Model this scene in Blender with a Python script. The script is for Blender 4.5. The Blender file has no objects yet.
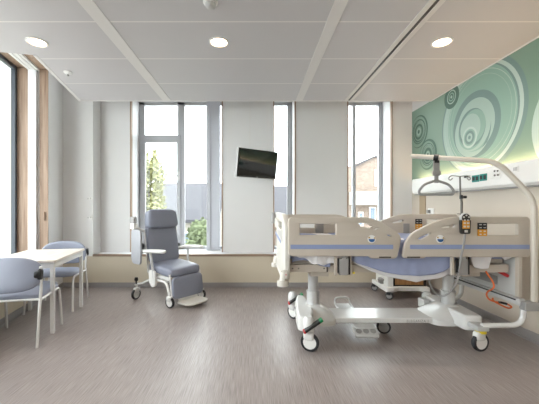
import bpy, bmesh, math, random
from mathutils import Vector, Matrix, noise
R = math.radians
random.seed(7)
SC = bpy.context.scene
COL = SC.collection
EYE = 1.235          # eye height of the photograph
F = 310.0            # focal length in pixels of the 539 px wide frame
CX, CY = 254.0, 207.0
HC = EYE + 1.536     # ceiling height

def W(px, d): return (px - CX) * d / F
def Z(py, d): return EYE - (py - CY) * d / F

# ------------------------------------------------------------------ materials
def lin(c):
    return tuple(((v / 255) / 12.92 if v / 255 <= .04045 else (((v / 255) + .055) / 1.055) ** 2.4) for v in c) + (1,)

def mat(name, rgb, rough=.5, metal=0, var=.05, scale=12, bump=0, coat=0, spec=.5, emit=None, es=0):
    m = bpy.data.materials.new(name); m.use_nodes = True
    nt = m.node_tree; b = nt.nodes['Principled BSDF']
    b.inputs['Roughness'].default_value = rough
    b.inputs['Metallic'].default_value = metal
    b.inputs['Coat Weight'].default_value = coat
    b.inputs['Specular IOR Level'].default_value = spec
    c = lin(rgb)
    tc = nt.nodes.new('ShaderNodeTexCoord')
    n = nt.nodes.new('ShaderNodeTexNoise'); n.inputs['Scale'].default_value = scale; n.inputs['Detail'].default_value = 3
    nt.links.new(tc.outputs['Object'], n.inputs['Vector'])
    r = nt.nodes.new('ShaderNodeMix'); r.data_type = 'RGBA'
    r.inputs[6].default_value = tuple(max(0, v * (1 - var)) for v in c[:3]) + (1,)
    r.inputs[7].default_value = tuple(min(1, v * (1 + var)) for v in c[:3]) + (1,)
    nt.links.new(n.outputs['Fac'], r.inputs[0])
    nt.links.new(r.outputs[2], b.inputs['Base Color'])
    if bump:
        bp = nt.nodes.new('ShaderNodeBump'); bp.inputs['Strength'].default_value = bump; bp.inputs['Distance'].default_value = .002
        n2 = nt.nodes.new('ShaderNodeTexNoise'); n2.inputs['Scale'].default_value = scale * 12
        nt.links.new(tc.outputs['Object'], n2.inputs['Vector'])
        nt.links.new(n2.outputs['Fac'], bp.inputs['Height']); nt.links.new(bp.outputs['Normal'], b.inputs['Normal'])
    if emit:
        b.inputs['Emission Color'].default_value = lin(emit); b.inputs['Emission Strength'].default_value = es
    return m

def streaks(name, c1, c2, sc, rough=.4, c3=None, coat=0, spec=.5):
    """fine directional grain (vinyl, wood)"""
    m = bpy.data.materials.new(name); m.use_nodes = True
    nt = m.node_tree; b = nt.nodes['Principled BSDF']
    b.inputs['Roughness'].default_value = rough; b.inputs['Coat Weight'].default_value = coat
    b.inputs['Specular IOR Level'].default_value = spec
    tc = nt.nodes.new('ShaderNodeTexCoord'); mp = nt.nodes.new('ShaderNodeMapping')
    mp.inputs['Scale'].default_value = sc
    n = nt.nodes.new('ShaderNodeTexNoise'); n.inputs['Scale'].default_value = 1; n.inputs['Detail'].default_value = 4
    nt.links.new(tc.outputs['Object'], mp.inputs['Vector']); nt.links.new(mp.outputs['Vector'], n.inputs['Vector'])
    cr = nt.nodes.new('ShaderNodeValToRGB')
    cr.color_ramp.elements[0].position = .3; cr.color_ramp.elements[0].color = lin(c1)
    cr.color_ramp.elements[1].position = .7; cr.color_ramp.elements[1].color = lin(c2)
    if c3:
        e = cr.color_ramp.elements.new(.5); e.color = lin(c3)
    nt.links.new(n.outputs['Fac'], cr.inputs['Fac']); nt.links.new(cr.outputs['Color'], b.inputs['Base Color'])
    return m

def emit_mat(name, rgb, s):
    m = bpy.data.materials.new(name); m.use_nodes = True
    nt = m.node_tree; nt.nodes.remove(nt.nodes['Principled BSDF'])
    e = nt.nodes.new('ShaderNodeEmission'); e.inputs[0].default_value = lin(rgb); e.inputs[1].default_value = s
    nt.links.new(e.outputs[0], nt.nodes['Material Output'].inputs['Surface'])
    return m

def glass_mat():
    m = bpy.data.materials.new('window glass'); m.use_nodes = True
    nt = m.node_tree; nt.nodes.remove(nt.nodes['Principled BSDF'])
    t = nt.nodes.new('ShaderNodeBsdfTransparent'); g = nt.nodes.new('ShaderNodeBsdfGlossy')
    g.inputs['Roughness'].default_value = .02
    t.inputs[0].default_value = (.96, .98, .97, 1)
    lw = nt.nodes.new('ShaderNodeLayerWeight'); lw.inputs[0].default_value = .5
    pw = nt.nodes.new('ShaderNodeMath'); pw.operation = 'POWER'; pw.inputs[1].default_value = 4
    fr = nt.nodes.new('ShaderNodeMath'); fr.operation = 'MULTIPLY_ADD'; fr.inputs[1].default_value = .6; fr.inputs[2].default_value = .025
    nt.links.new(lw.outputs['Facing'], pw.inputs[0]); nt.links.new(pw.outputs[0], fr.inputs[0])
    mx = nt.nodes.new('ShaderNodeMixShader')
    nt.links.new(fr.outputs[0], mx.inputs[0]); nt.links.new(t.outputs[0], mx.inputs[1]); nt.links.new(g.outputs[0], mx.inputs[2])
    nt.links.new(mx.outputs[0], nt.nodes['Material Output'].inputs['Surface'])
    return m

def brick_mat(name, c1, c2, mortar, scale=5):
    m = bpy.data.materials.new(name); m.use_nodes = True
    nt = m.node_tree; b = nt.nodes['Principled BSDF']; b.inputs['Roughness'].default_value = .9
    tc = nt.nodes.new('ShaderNodeTexCoord'); mp = nt.nodes.new('ShaderNodeMapping')
    mp.inputs['Rotation'].default_value = (R(90), 0, 0)
    br = nt.nodes.new('ShaderNodeTexBrick'); br.inputs['Scale'].default_value = scale
    br.inputs['Color1'].default_value = lin(c1); br.inputs['Color2'].default_value = lin(c2); br.inputs['Mortar'].default_value = lin(mortar)
    nt.links.new(tc.outputs['Object'], mp.inputs[0]); nt.links.new(mp.outputs[0], br.inputs['Vector'])
    nt.links.new(br.outputs['Color'], b.inputs['Base Color'])
    return m

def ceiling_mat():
    """lay-in metal planks: bevel light painted as a pale joint line every 0.64 m"""
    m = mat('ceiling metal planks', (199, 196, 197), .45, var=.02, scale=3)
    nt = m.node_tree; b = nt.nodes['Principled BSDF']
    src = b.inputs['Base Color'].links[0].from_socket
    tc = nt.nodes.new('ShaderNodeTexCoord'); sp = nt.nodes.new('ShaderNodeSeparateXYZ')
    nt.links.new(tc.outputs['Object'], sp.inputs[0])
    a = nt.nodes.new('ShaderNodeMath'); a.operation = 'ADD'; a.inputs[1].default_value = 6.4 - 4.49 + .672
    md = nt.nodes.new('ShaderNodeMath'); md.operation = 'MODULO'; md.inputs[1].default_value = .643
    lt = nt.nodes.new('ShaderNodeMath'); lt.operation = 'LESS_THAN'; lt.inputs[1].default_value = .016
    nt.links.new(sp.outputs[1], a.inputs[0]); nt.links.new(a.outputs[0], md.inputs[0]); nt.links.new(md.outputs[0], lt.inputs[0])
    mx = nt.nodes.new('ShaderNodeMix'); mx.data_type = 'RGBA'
    mx.inputs[7].default_value = lin((226, 222, 219))  # pale band paints in the light caught on the plank bevels
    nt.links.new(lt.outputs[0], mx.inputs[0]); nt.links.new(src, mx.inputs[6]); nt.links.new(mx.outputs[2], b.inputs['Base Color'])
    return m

M = {
 'wall': mat('painted wall', (224, 223, 222), .8, var=.015, scale=4),
 'reveal': mat('white reveal lining', (232, 233, 234), .6, var=.01),
 'dado': mat('cream lower wall', (204, 193, 173), .75, var=.015, scale=4),
 'rightwall': mat('warm grey wall', (203, 193, 180), .8, var=.015, scale=4),
 'tan': mat('tan wall panel', (170, 150, 124), .7, var=.03),
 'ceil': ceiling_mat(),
 'strip': mat('ceiling strip', (222, 219, 216), .5, var=.01),
 'floor': streaks('streaked vinyl floor', (128, 119, 116), (166, 157, 154), (200, 5, 1), .33, (149, 140, 137), spec=.45),
 'vinyl': mat('coved grey vinyl', (150, 146, 145), .5, var=.06, scale=30),
 'wood': streaks('oak lining', (138, 112, 92), (172, 148, 128), (40, 40, 2), .5),
 'woodx': streaks('oak sill edge', (128, 104, 86), (156, 132, 112), (3, 60, 60), .5),
 'frame': mat('grey window frame', (184, 185, 189), .4, var=.02),
 'dframe': mat('dark window frame', (66, 72, 80), .4, var=.02),
 'vent': mat('grey vent panel', (196, 198, 205), .5, var=.02),
 'glass': glass_mat(),
 'white': mat('white plastic', (232, 231, 228), .4, var=.015),
 'wmetal': mat('white enamel metal', (222, 221, 219), .2, var=.02),
 'silver': mat('silver metal', (205, 205, 205), .28, metal=.25, var=.03),
 'steel': mat('chrome steel', (200, 200, 200), .15, metal=1, var=.02),
 'dsteel': mat('dark steel', (110, 106, 102), .35, metal=.6, var=.03),
 'black': mat('black plastic', (22, 22, 24), .35, var=.1),
 'rubber': mat('dark rubber', (40, 40, 44), .6, var=.1),
 'screen': mat('glossy screen', (7, 7, 9), .06, var=0, spec=.6),
 'polebeige': mat('warm beige tube', (204, 196, 184), .35, var=.01),
 'beige': mat('beige bed plastic', (191, 181, 169), .42, var=.012),
 'ivory': mat('ivory bed plastic', (208, 204, 196), .4, var=.015),
 'gplast': mat('grey plastic', (150, 148, 146), .45, var=.03),
 'pgrey': mat('pale grey plastic', (192, 191, 189), .45, var=.02),
 'bluestripe': mat('blue stripe', (140, 153, 190), .5, var=.02),
 'blue': mat('emblem blue', (38, 92, 150), .4),
 'gold': mat('emblem gold', (186, 150, 70), .4),
 'orange': mat('orange buttons', (214, 148, 40), .5, var=.03),
 'ocable': mat('orange cable', (214, 104, 44), .5),
 'red': mat('red plastic', (176, 30, 34), .4),
 'green': mat('green plastic', (30, 130, 80), .4),
 'yellow': mat('yellow ring', (228, 206, 60), .5),
 'teal': mat('teal socket', (26, 138, 128), .4),
 'sheet': mat('white cotton sheet', (226, 224, 226), .9, var=.02, bump=.2),
 'lav': mat('lavender blue cover', (150, 159, 190), .85, var=.05, scale=30, bump=.2),
 'chairblue': mat('pale blue vinyl', (142, 147, 163), .45, var=.02, scale=20),
 'recgrey': mat('slate grey vinyl', (130, 134, 149), .45, var=.03, scale=20),
 'traygrey': mat('tray grey plastic', (160, 161, 166), .45),
 'pillar': mat('pale yellow green render', (150, 152, 134), .9, var=.05, scale=2),
 'tabletop': streaks('pale ash tabletop', (214, 203, 192), (230, 222, 212), (30, 3, 3), .35),
 'cabwood': streaks('cabinet wood', (150, 108, 66), (188, 144, 96), (50, 3, 3), .5),
 'lamp': emit_mat('downlight diffuser', (255, 214, 176), 9),
 'led': emit_mat('warm light strip', (255, 207, 165), 12),
 'brick': brick_mat('buff brick', (126, 110, 99), (106, 92, 83), (138, 130, 122), 4),
 'render': mat('pale render', (158, 154, 144), .9, var=.04, scale=2),
 'slate': mat('slate roof', (66, 65, 70), .85, var=.15, scale=6),
 'leafy': mat('yellow green leaves', (124, 124, 84), .8, var=.25, scale=4),
 'leaf': mat('green leaves', (94, 104, 74), .8, var=.3, scale=4),
 'bark': mat('bark', (96, 80, 66), .9, var=.2, scale=20),
 'grass': mat('pale paving', (136, 134, 130), .95, var=.12, scale=3),
 'hglass': mat('house window glass', (96, 112, 128), .15, var=.05),
 'mgreen': None,
 'm_dark': mat('mural dark green', (84, 114, 100), .6, var=.03),
 'm_slate': mat('mural slate teal', (118, 144, 138), .6, var=.03),
 'm_light': mat('mural pale mint', (166, 190, 178), .6, var=.02),
 'm_mid': mat('mural mint', (142, 174, 158), .6, var=.02),
 'm_white': mat('mural off white', (184, 202, 192), .6, var=.02),
 'cyan': mat('teal trim', (60, 130, 120), .5),
}
def mural_mat():
    m = mat('mural green', (148, 184, 164), .6, var=.0)
    nt = m.node_tree; b = nt.nodes['Principled BSDF']
    n = [x for x in nt.nodes if x.type == 'TEX_NOISE'][0]; n.inputs['Scale'].default_value = .9; n.inputs['Detail'].default_value = 1
    mx = [x for x in nt.nodes if x.type == 'MIX'][0]
    mx.inputs[6].default_value = lin((106, 136, 114)); mx.inputs[7].default_value = lin((146, 171, 156))
    return m
M['mgreen'] = mural_mat()

# ------------------------------------------------------------------ mesh helpers
class MB:
    def __init__(s): s.v = []; s.f = []; s.m = []
    def add(s, verts, faces, m=0):
        o = len(s.v); s.v += [tuple(v) for v in verts]
        s.f += [tuple(i + o for i in f) for f in faces]; s.m += [m] * len(faces)
        return s
    def box(s, x0, x1, y0, y1, z0, z1, m=0, mx=None):
        x0, x1 = min(x0, x1), max(x0, x1); y0, y1 = min(y0, y1), max(y0, y1); z0, z1 = min(z0, z1), max(z0, z1)
        p = [Vector((x, y, z)) for z in (z0, z1) for y in (y0, y1) for x in (x0, x1)]
        if mx: p = [mx @ q for q in p]
        return s.add(p, [(0, 2, 3, 1), (4, 5, 7, 6), (0, 1, 5, 4), (2, 6, 7, 3), (0, 4, 6, 2), (1, 3, 7, 5)], m)
    def obox(s, c, sx, sy, sz, rot=(0, 0, 0), m=0):
        from mathutils import Euler
        mx = Matrix.Translation(c) @ Euler(rot).to_matrix().to_4x4()
        return s.box(-sx / 2, sx / 2, -sy / 2, sy / 2, -sz / 2, sz / 2, m, mx)
    def prism(s, poly, z0, z1, m=0, mp=lambda x, y, z: (x, y, z)):
        n = len(poly)
        vs = [mp(x, y, z0) for x, y in poly] + [mp(x, y, z1) for x, y in poly]
        fs = [tuple(range(n))[::-1], tuple(range(n, 2 * n))] + [(i, (i + 1) % n, n + (i + 1) % n, n + i) for i in range(n)]
        return s.add(vs, fs, m)
    def tube(s, path, r, seg=10, m=0, closed=False):
        P = [Vector(p) for p in path]; n = len(P)
        rs = r if isinstance(r, (list, tuple)) else [r] * n
        vs = []; T0 = None; N = None
        for i in range(n):
            a = P[(i - 1) % n] if closed or i > 0 else P[0]
            b = P[(i + 1) % n] if closed or i < n - 1 else P[-1]
            T = (b - a).normalized()
            if N is None:
                h = Vector((0, 0, 1)) if abs(T.z) < .9 else Vector((1, 0, 0))
                N = T.cross(h).normalized()
            else:
                N = (N - T * N.dot(T)).normalized()
            B = T.cross(N)
            for k in range(seg):
                t = 2 * math.pi * k / seg
                vs.append(P[i] + (N * math.cos(t) + B * math.sin(t)) * rs[i])
        fs = []
        for i in range(n if closed else n - 1):
            j = (i + 1) % n
            for k in range(seg):
                q = (k + 1) % seg
                fs.append((i * seg + k, i * seg + q, j * seg + q, j * seg + k))
        if not closed:
            fs.append(tuple(range(seg))[::-1]); fs.append(tuple((n - 1) * seg + k for k in range(seg)))
        return s.add(vs, fs, m)
    def lathe(s, prof, c=(0, 0, 0), axis=(0, 0, 1), seg=24, m=0):
        c = Vector(c); A = Vector(axis).normalized()
        h = Vector((0, 0, 1)) if abs(A.z) < .9 else Vector((1, 0, 0))
        N = A.cross(h).normalized(); B = A.cross(N)
        vs = []
        for r, t in prof:
            for k in range(seg):
                a = 2 * math.pi * k / seg
                vs.append(c + A * t + (N * math.cos(a) + B * math.sin(a)) * max(r, 1e-5))
        fs = []
        for i in range(len(prof) - 1):
            for k in range(seg):
                q = (k + 1) % seg
                fs.append((i * seg + k, i * seg + q, (i + 1) * seg + q, (i + 1) * seg + k))
        fs.append(tuple(range(seg))[::-1]); fs.append(tuple((len(prof) - 1) * seg + k for k in range(seg)))
        return s.add(vs, fs, m)
    def disc(s, c, r, t, axis=(0, 0, 1), seg=24, m=0):
        return s.lathe([(r, 0), (r, t)], c, axis, seg, m)
    def grid(s, fn, nu, nv, m=0, closed_u=False):
        vs = [fn(i / (nu if closed_u else nu - 1), j / (nv - 1)) for j in range(nv) for i in range(nu)]
        fs = []
        for j in range(nv - 1):
            for i in range(nu if closed_u else nu - 1):
                k = (i + 1) % nu
                fs.append((j * nu + i, j * nu + k, (j + 1) * nu + k, (j + 1) * nu + i))
        return s.add(vs, fs, m)
    def pad(s, sx, sy, sz, mx, e1=.5, e2=.5, m=0, nu=32, nv=16, bend=0, taper=0):
        """superellipsoid cushion: e small = boxy; size = full extents"""
        def sp(v, e): return math.copysign(abs(v) ** e, v)
        def fn(u, v):
            a = 2 * math.pi * u; b = -math.pi / 2 + math.pi * v
            x = sx / 2 * sp(math.cos(b), e1) * sp(math.cos(a), e2)
            y = sy / 2 * sp(math.cos(b), e1) * sp(math.sin(a), e2)
            z = sz / 2 * sp(math.sin(b), e1)
            x *= 1 + taper * (y / sy * 2)
            z += bend * ((x / (sx / 2)) ** 2)
            return mx @ Vector((x, y, z))
        return s.grid(fn, nu, nv, m, True)
    def plate(s, outer, holes, th, mp, bev=.004, m=0):
        """flat plate with rounded edge and real cut-outs; mp maps (x, y, depth)"""
        cu = bpy.data.curves.new('tmp', 'CURVE'); cu.dimensions = '2D'; cu.fill_mode = 'BOTH'
        cu.extrude = max(th / 2 - bev, .0005); cu.bevel_depth = bev; cu.bevel_resolution = 2
        for pl in [outer] + holes:
            sp = cu.splines.new('POLY'); sp.points.add(len(pl) - 1); sp.use_cyclic_u = True
            for p, (x, y) in zip(sp.points, pl): p.co = (x, y, 0, 1)
        ob = bpy.data.objects.new('tmp', cu); COL.objects.link(ob)
        dg = bpy.context.evaluated_depsgraph_get()
        me = bpy.data.meshes.new_from_object(ob.evaluated_get(dg))
        s.add([mp(*v.co) for v in me.vertices], [tuple(p.vertices) for p in me.polygons], m)
        bpy.data.objects.remove(ob); bpy.data.curves.remove(cu); bpy.data.meshes.remove(me)
        return s
    def build(s, name, mats, parent=None, bevel=0, seg=2, angle=40, sub=0, org=None, loc=(0, 0, 0)):
        me = bpy.data.meshes.new(name)
        vs = s.v if org is None else [tuple(Vector(v) - Vector(org)) for v in s.v]
        me.from_pydata(vs, [], s.f)
        if not isinstance(mats, (list, tuple)): mats = [mats]
        for m in mats: me.materials.append(M[m] if isinstance(m, str) else m)
        me.polygons.foreach_set('material_index', s.m)
        me.validate(); me.update()
        b = bmesh.new(); b.from_mesh(me)
        bmesh.ops.remove_doubles(b, verts=b.verts, dist=1e-5)
        bmesh.ops.recalc_face_normals(b, faces=b.faces)
        b.to_mesh(me); b.free()
        me.polygons.foreach_set('use_smooth', [True] * len(me.polygons))
        me.set_sharp_from_angle(angle=R(angle))
        o = bpy.data.objects.new(name, me); COL.objects.link(o)
        o.location = loc
        if parent: o.parent = parent
        if bevel:
            q = o.modifiers.new('bevel', 'BEVEL'); q.width = bevel; q.segments = seg; q.limit_method = 'ANGLE'; q.angle_limit = R(30)
            q.harden_normals = True
        if sub:
            q = o.modifiers.new('sub', 'SUBSURF'); q.levels = sub; q.render_levels = sub
        return o

def fillet(pts, r, n=5):
    """round the corners of a polygon; r number or list"""
    out = []; N = len(pts)
    for i, p in enumerate(pts):
        p = Vector(p); a = Vector(pts[i - 1]); b = Vector(pts[(i + 1) % N])
        rr = r[i] if isinstance(r, (list, tuple)) else r
        u = (a - p); v = (b - p); lu, lv = u.length, v.length
        d = min(rr, lu * .45, lv * .45)
        if d < 1e-4: out.append(tuple(p)); continue
        p0 = p + u / lu * d; p1 = p + v / lv * d
        for k in range(n + 1):
            t = k / n
            out.append(tuple(p0 * (1 - t) ** 2 + p * 2 * t * (1 - t) + p1 * t * t))
    return out

def bendpath(pts, r, n=6):
    P = [Vector(p) for p in pts]; out = [P[0]]
    for i in range(1, len(P) - 1):
        u = P[i - 1] - P[i]; v = P[i + 1] - P[i]
        d = min(r, u.length * .48, v.length * .48)
        a = P[i] + u.normalized() * d; b = P[i] + v.normalized() * d
        for k in range(n + 1):
            t = k / n
            out.append(a * (1 - t) ** 2 + P[i] * 2 * t * (1 - t) + b * t * t)
    out.append(P[-1]); return out

def smooth(pts, n=6):
    P = [Vector(p) for p in pts]; out = []
    for i in range(len(P) - 1):
        a = P[max(i - 1, 0)]; b = P[i]; c = P[i + 1]; d = P[min(i + 2, len(P) - 1)]
        for k in range(n):
            t = k / n
            out.append(.5 * ((2 * b) + (c - a) * t + (2 * a - 5 * b + 4 * c - d) * t * t + (3 * b - a - 3 * c + d) * t ** 3))
    out.append(P[-1]); return out

def rect(x0, x1, y0, y1): return [(x0, y0), (x1, y0), (x1, y1), (x0, y1)]

def tag(o, label, cat, group=None):
    o['label'] = label; o['category'] = cat
    if group: o['group'] = group
    return o
def struct(o): o['kind'] = 'structure'; return o
def empty(name, loc=(0, 0, 0), rz=0):
    o = bpy.data.objects.new(name, None); COL.objects.link(o)
    o.location = loc; o.rotation_euler = (0, 0, rz); o.empty_display_size = .1
    return o
def copy_tree(o, parent=None):
    c = o.copy(); COL.objects.link(c)
    if parent: c.parent = parent
    for ch in list(o.children): copy_tree(ch, c)
    return c

# ------------------------------------------------------------------ the room
YD, YW, YO = 4.786, 5.03, 5.43      # dado face, upper wall face, window plane
XR = 2.564
U = Vector((-.202, .979, 0)); NO = Vector((-.979, -.202, 0)); Q0 = Vector((-2.949, YD, 0))
ROOF = 3.25
def L(s, n, z): return tuple(Q0 + U * s + NO * n + Vector((0, 0, z)))
def lbox(mb, s0, s1, n0, n1, z0, z1, m=0):
    p = [L(s, n, z) for z in (z0, z1) for n in (n0, n1) for s in (s0, s1)]
    return mb.add(p, [(0, 2, 3, 1), (4, 5, 7, 6), (0, 1, 5, 4), (2, 6, 7, 3), (0, 4, 6, 2), (1, 3, 7, 5)], m)

b = MB(); b.prism([(-3.3, -2.6), (2.8, -2.6), (2.8, 5.0), (-3.25, 5.0)], -.25, 0)
struct(b.build('floor', 'floor'))

SILL = .505
HEAD = 3.05
WIN = [(-1.996, -.519), (.3245, .665), (1.525, 2.231)]
b = MB()
b.box(-3.3, XR + .25, YD, YO, 0, SILL - .03, 1)
xs = [-2.486] + [v for w in WIN for v in w] + [XR + .25]
for i in range(0, len(xs), 2): b.box(xs[i], xs[i + 1], YW, YO, SILL - .03, ROOF)
for w in WIN: b.box(w[0], w[1], YW, YO, HEAD, ROOF)
b.box(-3.3, -2.486, YD, YO, SILL - .03, ROOF)
struct(b.build('wall_back', ['wall', 'dado']))
# faint joint line in the panel above the television
b = MB(); b.box(W(249.6, YW), W(250.3, YW), YW - .006, YW, 1.9, ROOF - .05)
struct(b.build('trim_1', 'strip'))
# oak edging round the window openings, sill boards
b = MB()
for w in WIN:
    for x, sgn in ((w[0], 1), (w[1], -1)):
        b.box(x - .014 * (sgn > 0) * 1 - .004 * (sgn < 0), x + .014 * (sgn < 0) + .004 * (sgn > 0), YW - .008, YW + .05, SILL, ROOF - .02)
struct(b.build('trim_2', 'wood'))
b = MB(); b.box(-2.486, XR, YD - .012, YD + .03, SILL - .032, SILL)
struct(b.build('trim_3', 'woodx', bevel=.003))
b = MB(); b.box(-2.486, XR, YD + .03, YO - .05, SILL - .03, SILL - .002)
struct(b.build('trim_4', 'reveal'))
b = MB()
for w in WIN:
    b.box(w[0] + .001, w[0] + .006, YW + .05, YO - .06, SILL, HEAD); b.box(w[1] - .006, w[1] - .001, YW + .05, YO - .06, SILL, HEAD)
struct(b.build('trim_5', 'reveal'))

b = MB(); b.box(XR, XR + .25, -2.6, YO, 0, 1.5, 1); b.box(XR, XR + .25, -2.6, YO, 1.5, ROOF)
struct(b.build('wall_right', ['wall', 'rightwall']))
b = MB(); b.box(XR - .012, XR, 4.62, YD, .07, 1.44)
struct(b.build('trim_6', 'tan', bevel=.002))
b = MB(); b.box(-3.3, XR + .25, -2.85, -2.6, 0, ROOF)
struct(b.build('wall_rear', 'wall'))

S0, S1 = -6.4, -.517  # left window lengthened out of view to let in more daylight
b = MB()
lbox(b, -7.6, S0, 0, .42, 0, ROOF); lbox(b, S1, .62, 0, .42, 0, ROOF)
lbox(b, S0, S1, 0, .42, 0, SILL - .03, 1); lbox(b, S0, S1, 0, .42, 3.14, ROOF)
struct(b.build('wall_left', ['wall', 'dado']))

# ceiling: lowered planked field, open slots along the windows, slab above
CE = [(XR, -2.6), (XR, 4.49), (-2.535, 4.49), (-2.233, 3.133), (-3.12, 2.95), (-3.12, -2.6)]
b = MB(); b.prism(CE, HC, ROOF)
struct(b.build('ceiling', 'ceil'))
b = MB(); b.box(-4.2, 2.9, -2.9, YO + .05, ROOF, ROOF + .2)
struct(b.build('ceiling_slab', 'wall'))
b = MB()
def ed(p, q, w=.035):
    p = Vector(p + (0,)); q = Vector(q + (0,)); t = (q - p).normalized(); n = Vector((t.y, -t.x, 0)) * w
    vs = [p, q, q + n, p + n]
    b.add([(v.x, v.y, z) for z in (HC - .006, HC + .0) for v in vs], [(0, 1, 2, 3), (7, 6, 5, 4), (0, 4, 5, 1), (1, 5, 6, 2), (2, 6, 7, 3), (3, 7, 4, 0)])
ed((-2.535, 4.49), (-2.233, 3.133), -.035); ed((-2.535, 4.465), (XR, 4.465), -.025)
struct(b.build('trim_7', 'strip'))
b = MB()
for x, w in ((-1.255, .058), (.65, .05)): b.box(x - w, x + w, -2.6, 4.46, HC - .004, HC)
struct(b.build('trim_8', 'strip'))
b = MB(); b.box(XR - .012, XR, -2.6, 4.49, HC - .012, HC)
struct(b.build('trim_9', 'strip'))
# coved skirtings
b = MB(); b.box(-2.95, XR - .02, YD - .012, YD, 0, .07); b.box(-2.95, XR - .02, YD - .03, YD - .012, 0, .012)
struct(b.build('baseboard_back', 'vinyl', bevel=.004))
b = MB(); b.box(XR - .012, XR, -2.6, YD - .012, 0, .09); b.box(XR - .03, XR - .012, -2.6, YD - .03, 0, .012)
struct(b.build('baseboard_right', 'vinyl', bevel=.004))
b = MB(); lbox(b, -7.4, -.02, -.012, 0, 0, .075); lbox(b, -7.4, -.02, -.03, -.012, 0, .012)
struct(b.build('baseboard_left', 'vinyl', bevel=.004))

# windows ------------------------------------------------------------
def window(name): 
    e = empty(name); return struct(e)
def wx(px): return W(px, YO - .03)
YF0, YF1 = YO - .06, YO
# window 1
w1 = window('window_1')
b = MB()
x0, x1 = WIN[0]
b.box(x0, wx(145), YF0, YF1, SILL, HEAD); b.box(wx(178), wx(185), YF0, YF1, SILL, HEAD)
b.box(x1 - .03, x1, YF0, YF1, SILL, HEAD); b.box(x0, x1, YF0, YF1, SILL, SILL + .05); b.box(x0, x1, YF0, YF1, HEAD - .05, HEAD)
b.build('window_frame', 'frame', w1, bevel=.004)
b = MB(); zt = Z(136, YO); zb = Z(143, YO)
b.box(wx(141.5), wx(181), YF0 - .02, YF1 - .01, zb, zt)
b.box(wx(141.5), wx(146), YF0 - .02, YF1 - .01, SILL + .03, zb); b.box(wx(177.5), wx(181), YF0 - .02, YF1 - .01, SILL + .03, zb)
b.box(wx(141.5), wx(181), YF0 - .02, YF1 - .01, SILL + .03, SILL + .11)
sash = b.build('sash', 'frame', w1, bevel=.004)
b = MB(); b.box(wx(178.6), wx(180.6), YF0 - .03, YF0 - .018, Z(181, YO), Z(172, YO)); b.box(wx(167), wx(180), YF0 - .06, YF0 - .045, Z(177, YO), Z(175.6, YO))
b.box(wx(179), wx(180.2), YF0 - .05, YF0 - .02, Z(177, YO), Z(175.4, YO))
b.build('handle', 'silver', sash, bevel=.003)
b = MB(); b.lathe([(.014, 0), (.016, .012), (.010, .02)], (wx(179.6), YF0 - .018, Z(197.5, YO)), (0, -1, 0), 16)
b.build('lock', 'silver', sash)
b = MB(); b.box(x0 + .02, x1 - .02, YO - .034, YO - .028, SILL + .02, HEAD - .02)
b.build('glass_pane', 'glass', w1)
b = MB(); b.box(W(207, 5.3), W(210.5, 5.3), 5.25, 5.36, SILL + .02, HEAD); b.box(W(210.5, 5.3), W(217, 5.3), 5.27, 5.36, SILL + .02, HEAD); b.box(W(217, 5.3), W(220, 5.3), 5.25, 5.36, SILL + .02, HEAD)
b.box(W(207, 5.3), W(220.5, 5.3), 5.22, 5.38, SILL, SILL + .025)
b.build('vent_panel', 'vent', w1, bevel=.004)
# window 2
w2 = window('window_2'); x0, x1 = WIN[1]
b = MB(); b.box(x0, x0 + .02, YF0, YF1, SILL, HEAD); b.box(wx(287), x1, YF0, YF1, SILL, HEAD); b.box(wx(288.4), wx(290), YF0 - .015, YF0, SILL, HEAD)
b.box(x0, x1, YF0, YF1, SILL, SILL + .05); b.box(x0, x1, YF0, YF1, HEAD - .05, HEAD)
b.build('window_frame', 'frame', w2, bevel=.004)
b = MB(); b.box(x0 + .01, x1 - .02, YO - .034, YO - .028, SILL + .02, HEAD - .02); b.build('glass_pane', 'glass', w2)
# window 3
w3 = window('window_3'); x0, x1 = WIN[2]
b = MB(); b.box(x0, x0 + .02, YF0, YF1, SILL, HEAD); b.box(wx(352), wx(355.3), YF0, YF1, SILL, HEAD); b.box(wx(378), x1, YF0, YF1, SILL, HEAD)
b.box(wx(352.8), wx(354.3), YF0 - .015, YF0, SILL, HEAD); b.box(wx(379), wx(380.3), YF0 - .015, YF0, SILL, HEAD)
b.box(x0, x1, YF0, YF1, SILL, SILL + .05); b.box(x0, x1, YF0, YF1, HEAD - .05, HEAD)
b.build('window_frame', 'frame', w3, bevel=.004)
b = MB(); b.box(x0 + .01, x1 - .02, YO - .034, YO - .028, SILL + .02, HEAD - .02); b.build('glass_pane', 'glass', w3)
# left window
w4 = window('window_4')
b = MB()
lbox(b, S1 - .012, S1, -.006, .10, SILL - .02, 3.14); lbox(b, S1 - .012, S1, .24, .37, SILL - .02, 3.14)
lbox(b, S0, S1, -.006, .10, 3.128, 3.14); lbox(b, S0, S1, .24, .37, 3.128, 3.14)
lbox(b, S0, S0 + .012, -.006, .37, SILL - .02, 3.14)
b.build('oak_lining', 'wood', w4, bevel=.002)
b = MB(); lbox(b, S1 - .05, S1 - .012, .125, .225, SILL, 3.10); b.build('blind_guide', 'reveal', w4, bevel=.004)
b = MB(); lbox(b, S0, S1, .10, .24, 3.10, 3.13); lbox(b, S0, S1 - .05, .13, .15, 3.09, 3.10); lbox(b, S0, S1 - .05, .19, .21, 3.09, 3.10)
b.build('blind_track', 'white', w4, bevel=.002)
b = MB(); lbox(b, S1 - .03, S1 - .012, .03, .045, 1.05, 1.17); b.build('pull_handle', 'wood', w4, bevel=.004)
b = MB(); lbox(b, S0, S1, -.012, .37, SILL - .03, SILL); b.build('window_sill', 'woodx', w4, bevel=.003)
b = MB()
lbox(b, S1 - .06, S1, .37, .42, SILL, 3.14); lbox(b, S0, S0 + .06, .37, .42, SILL, 3.14)
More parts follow.
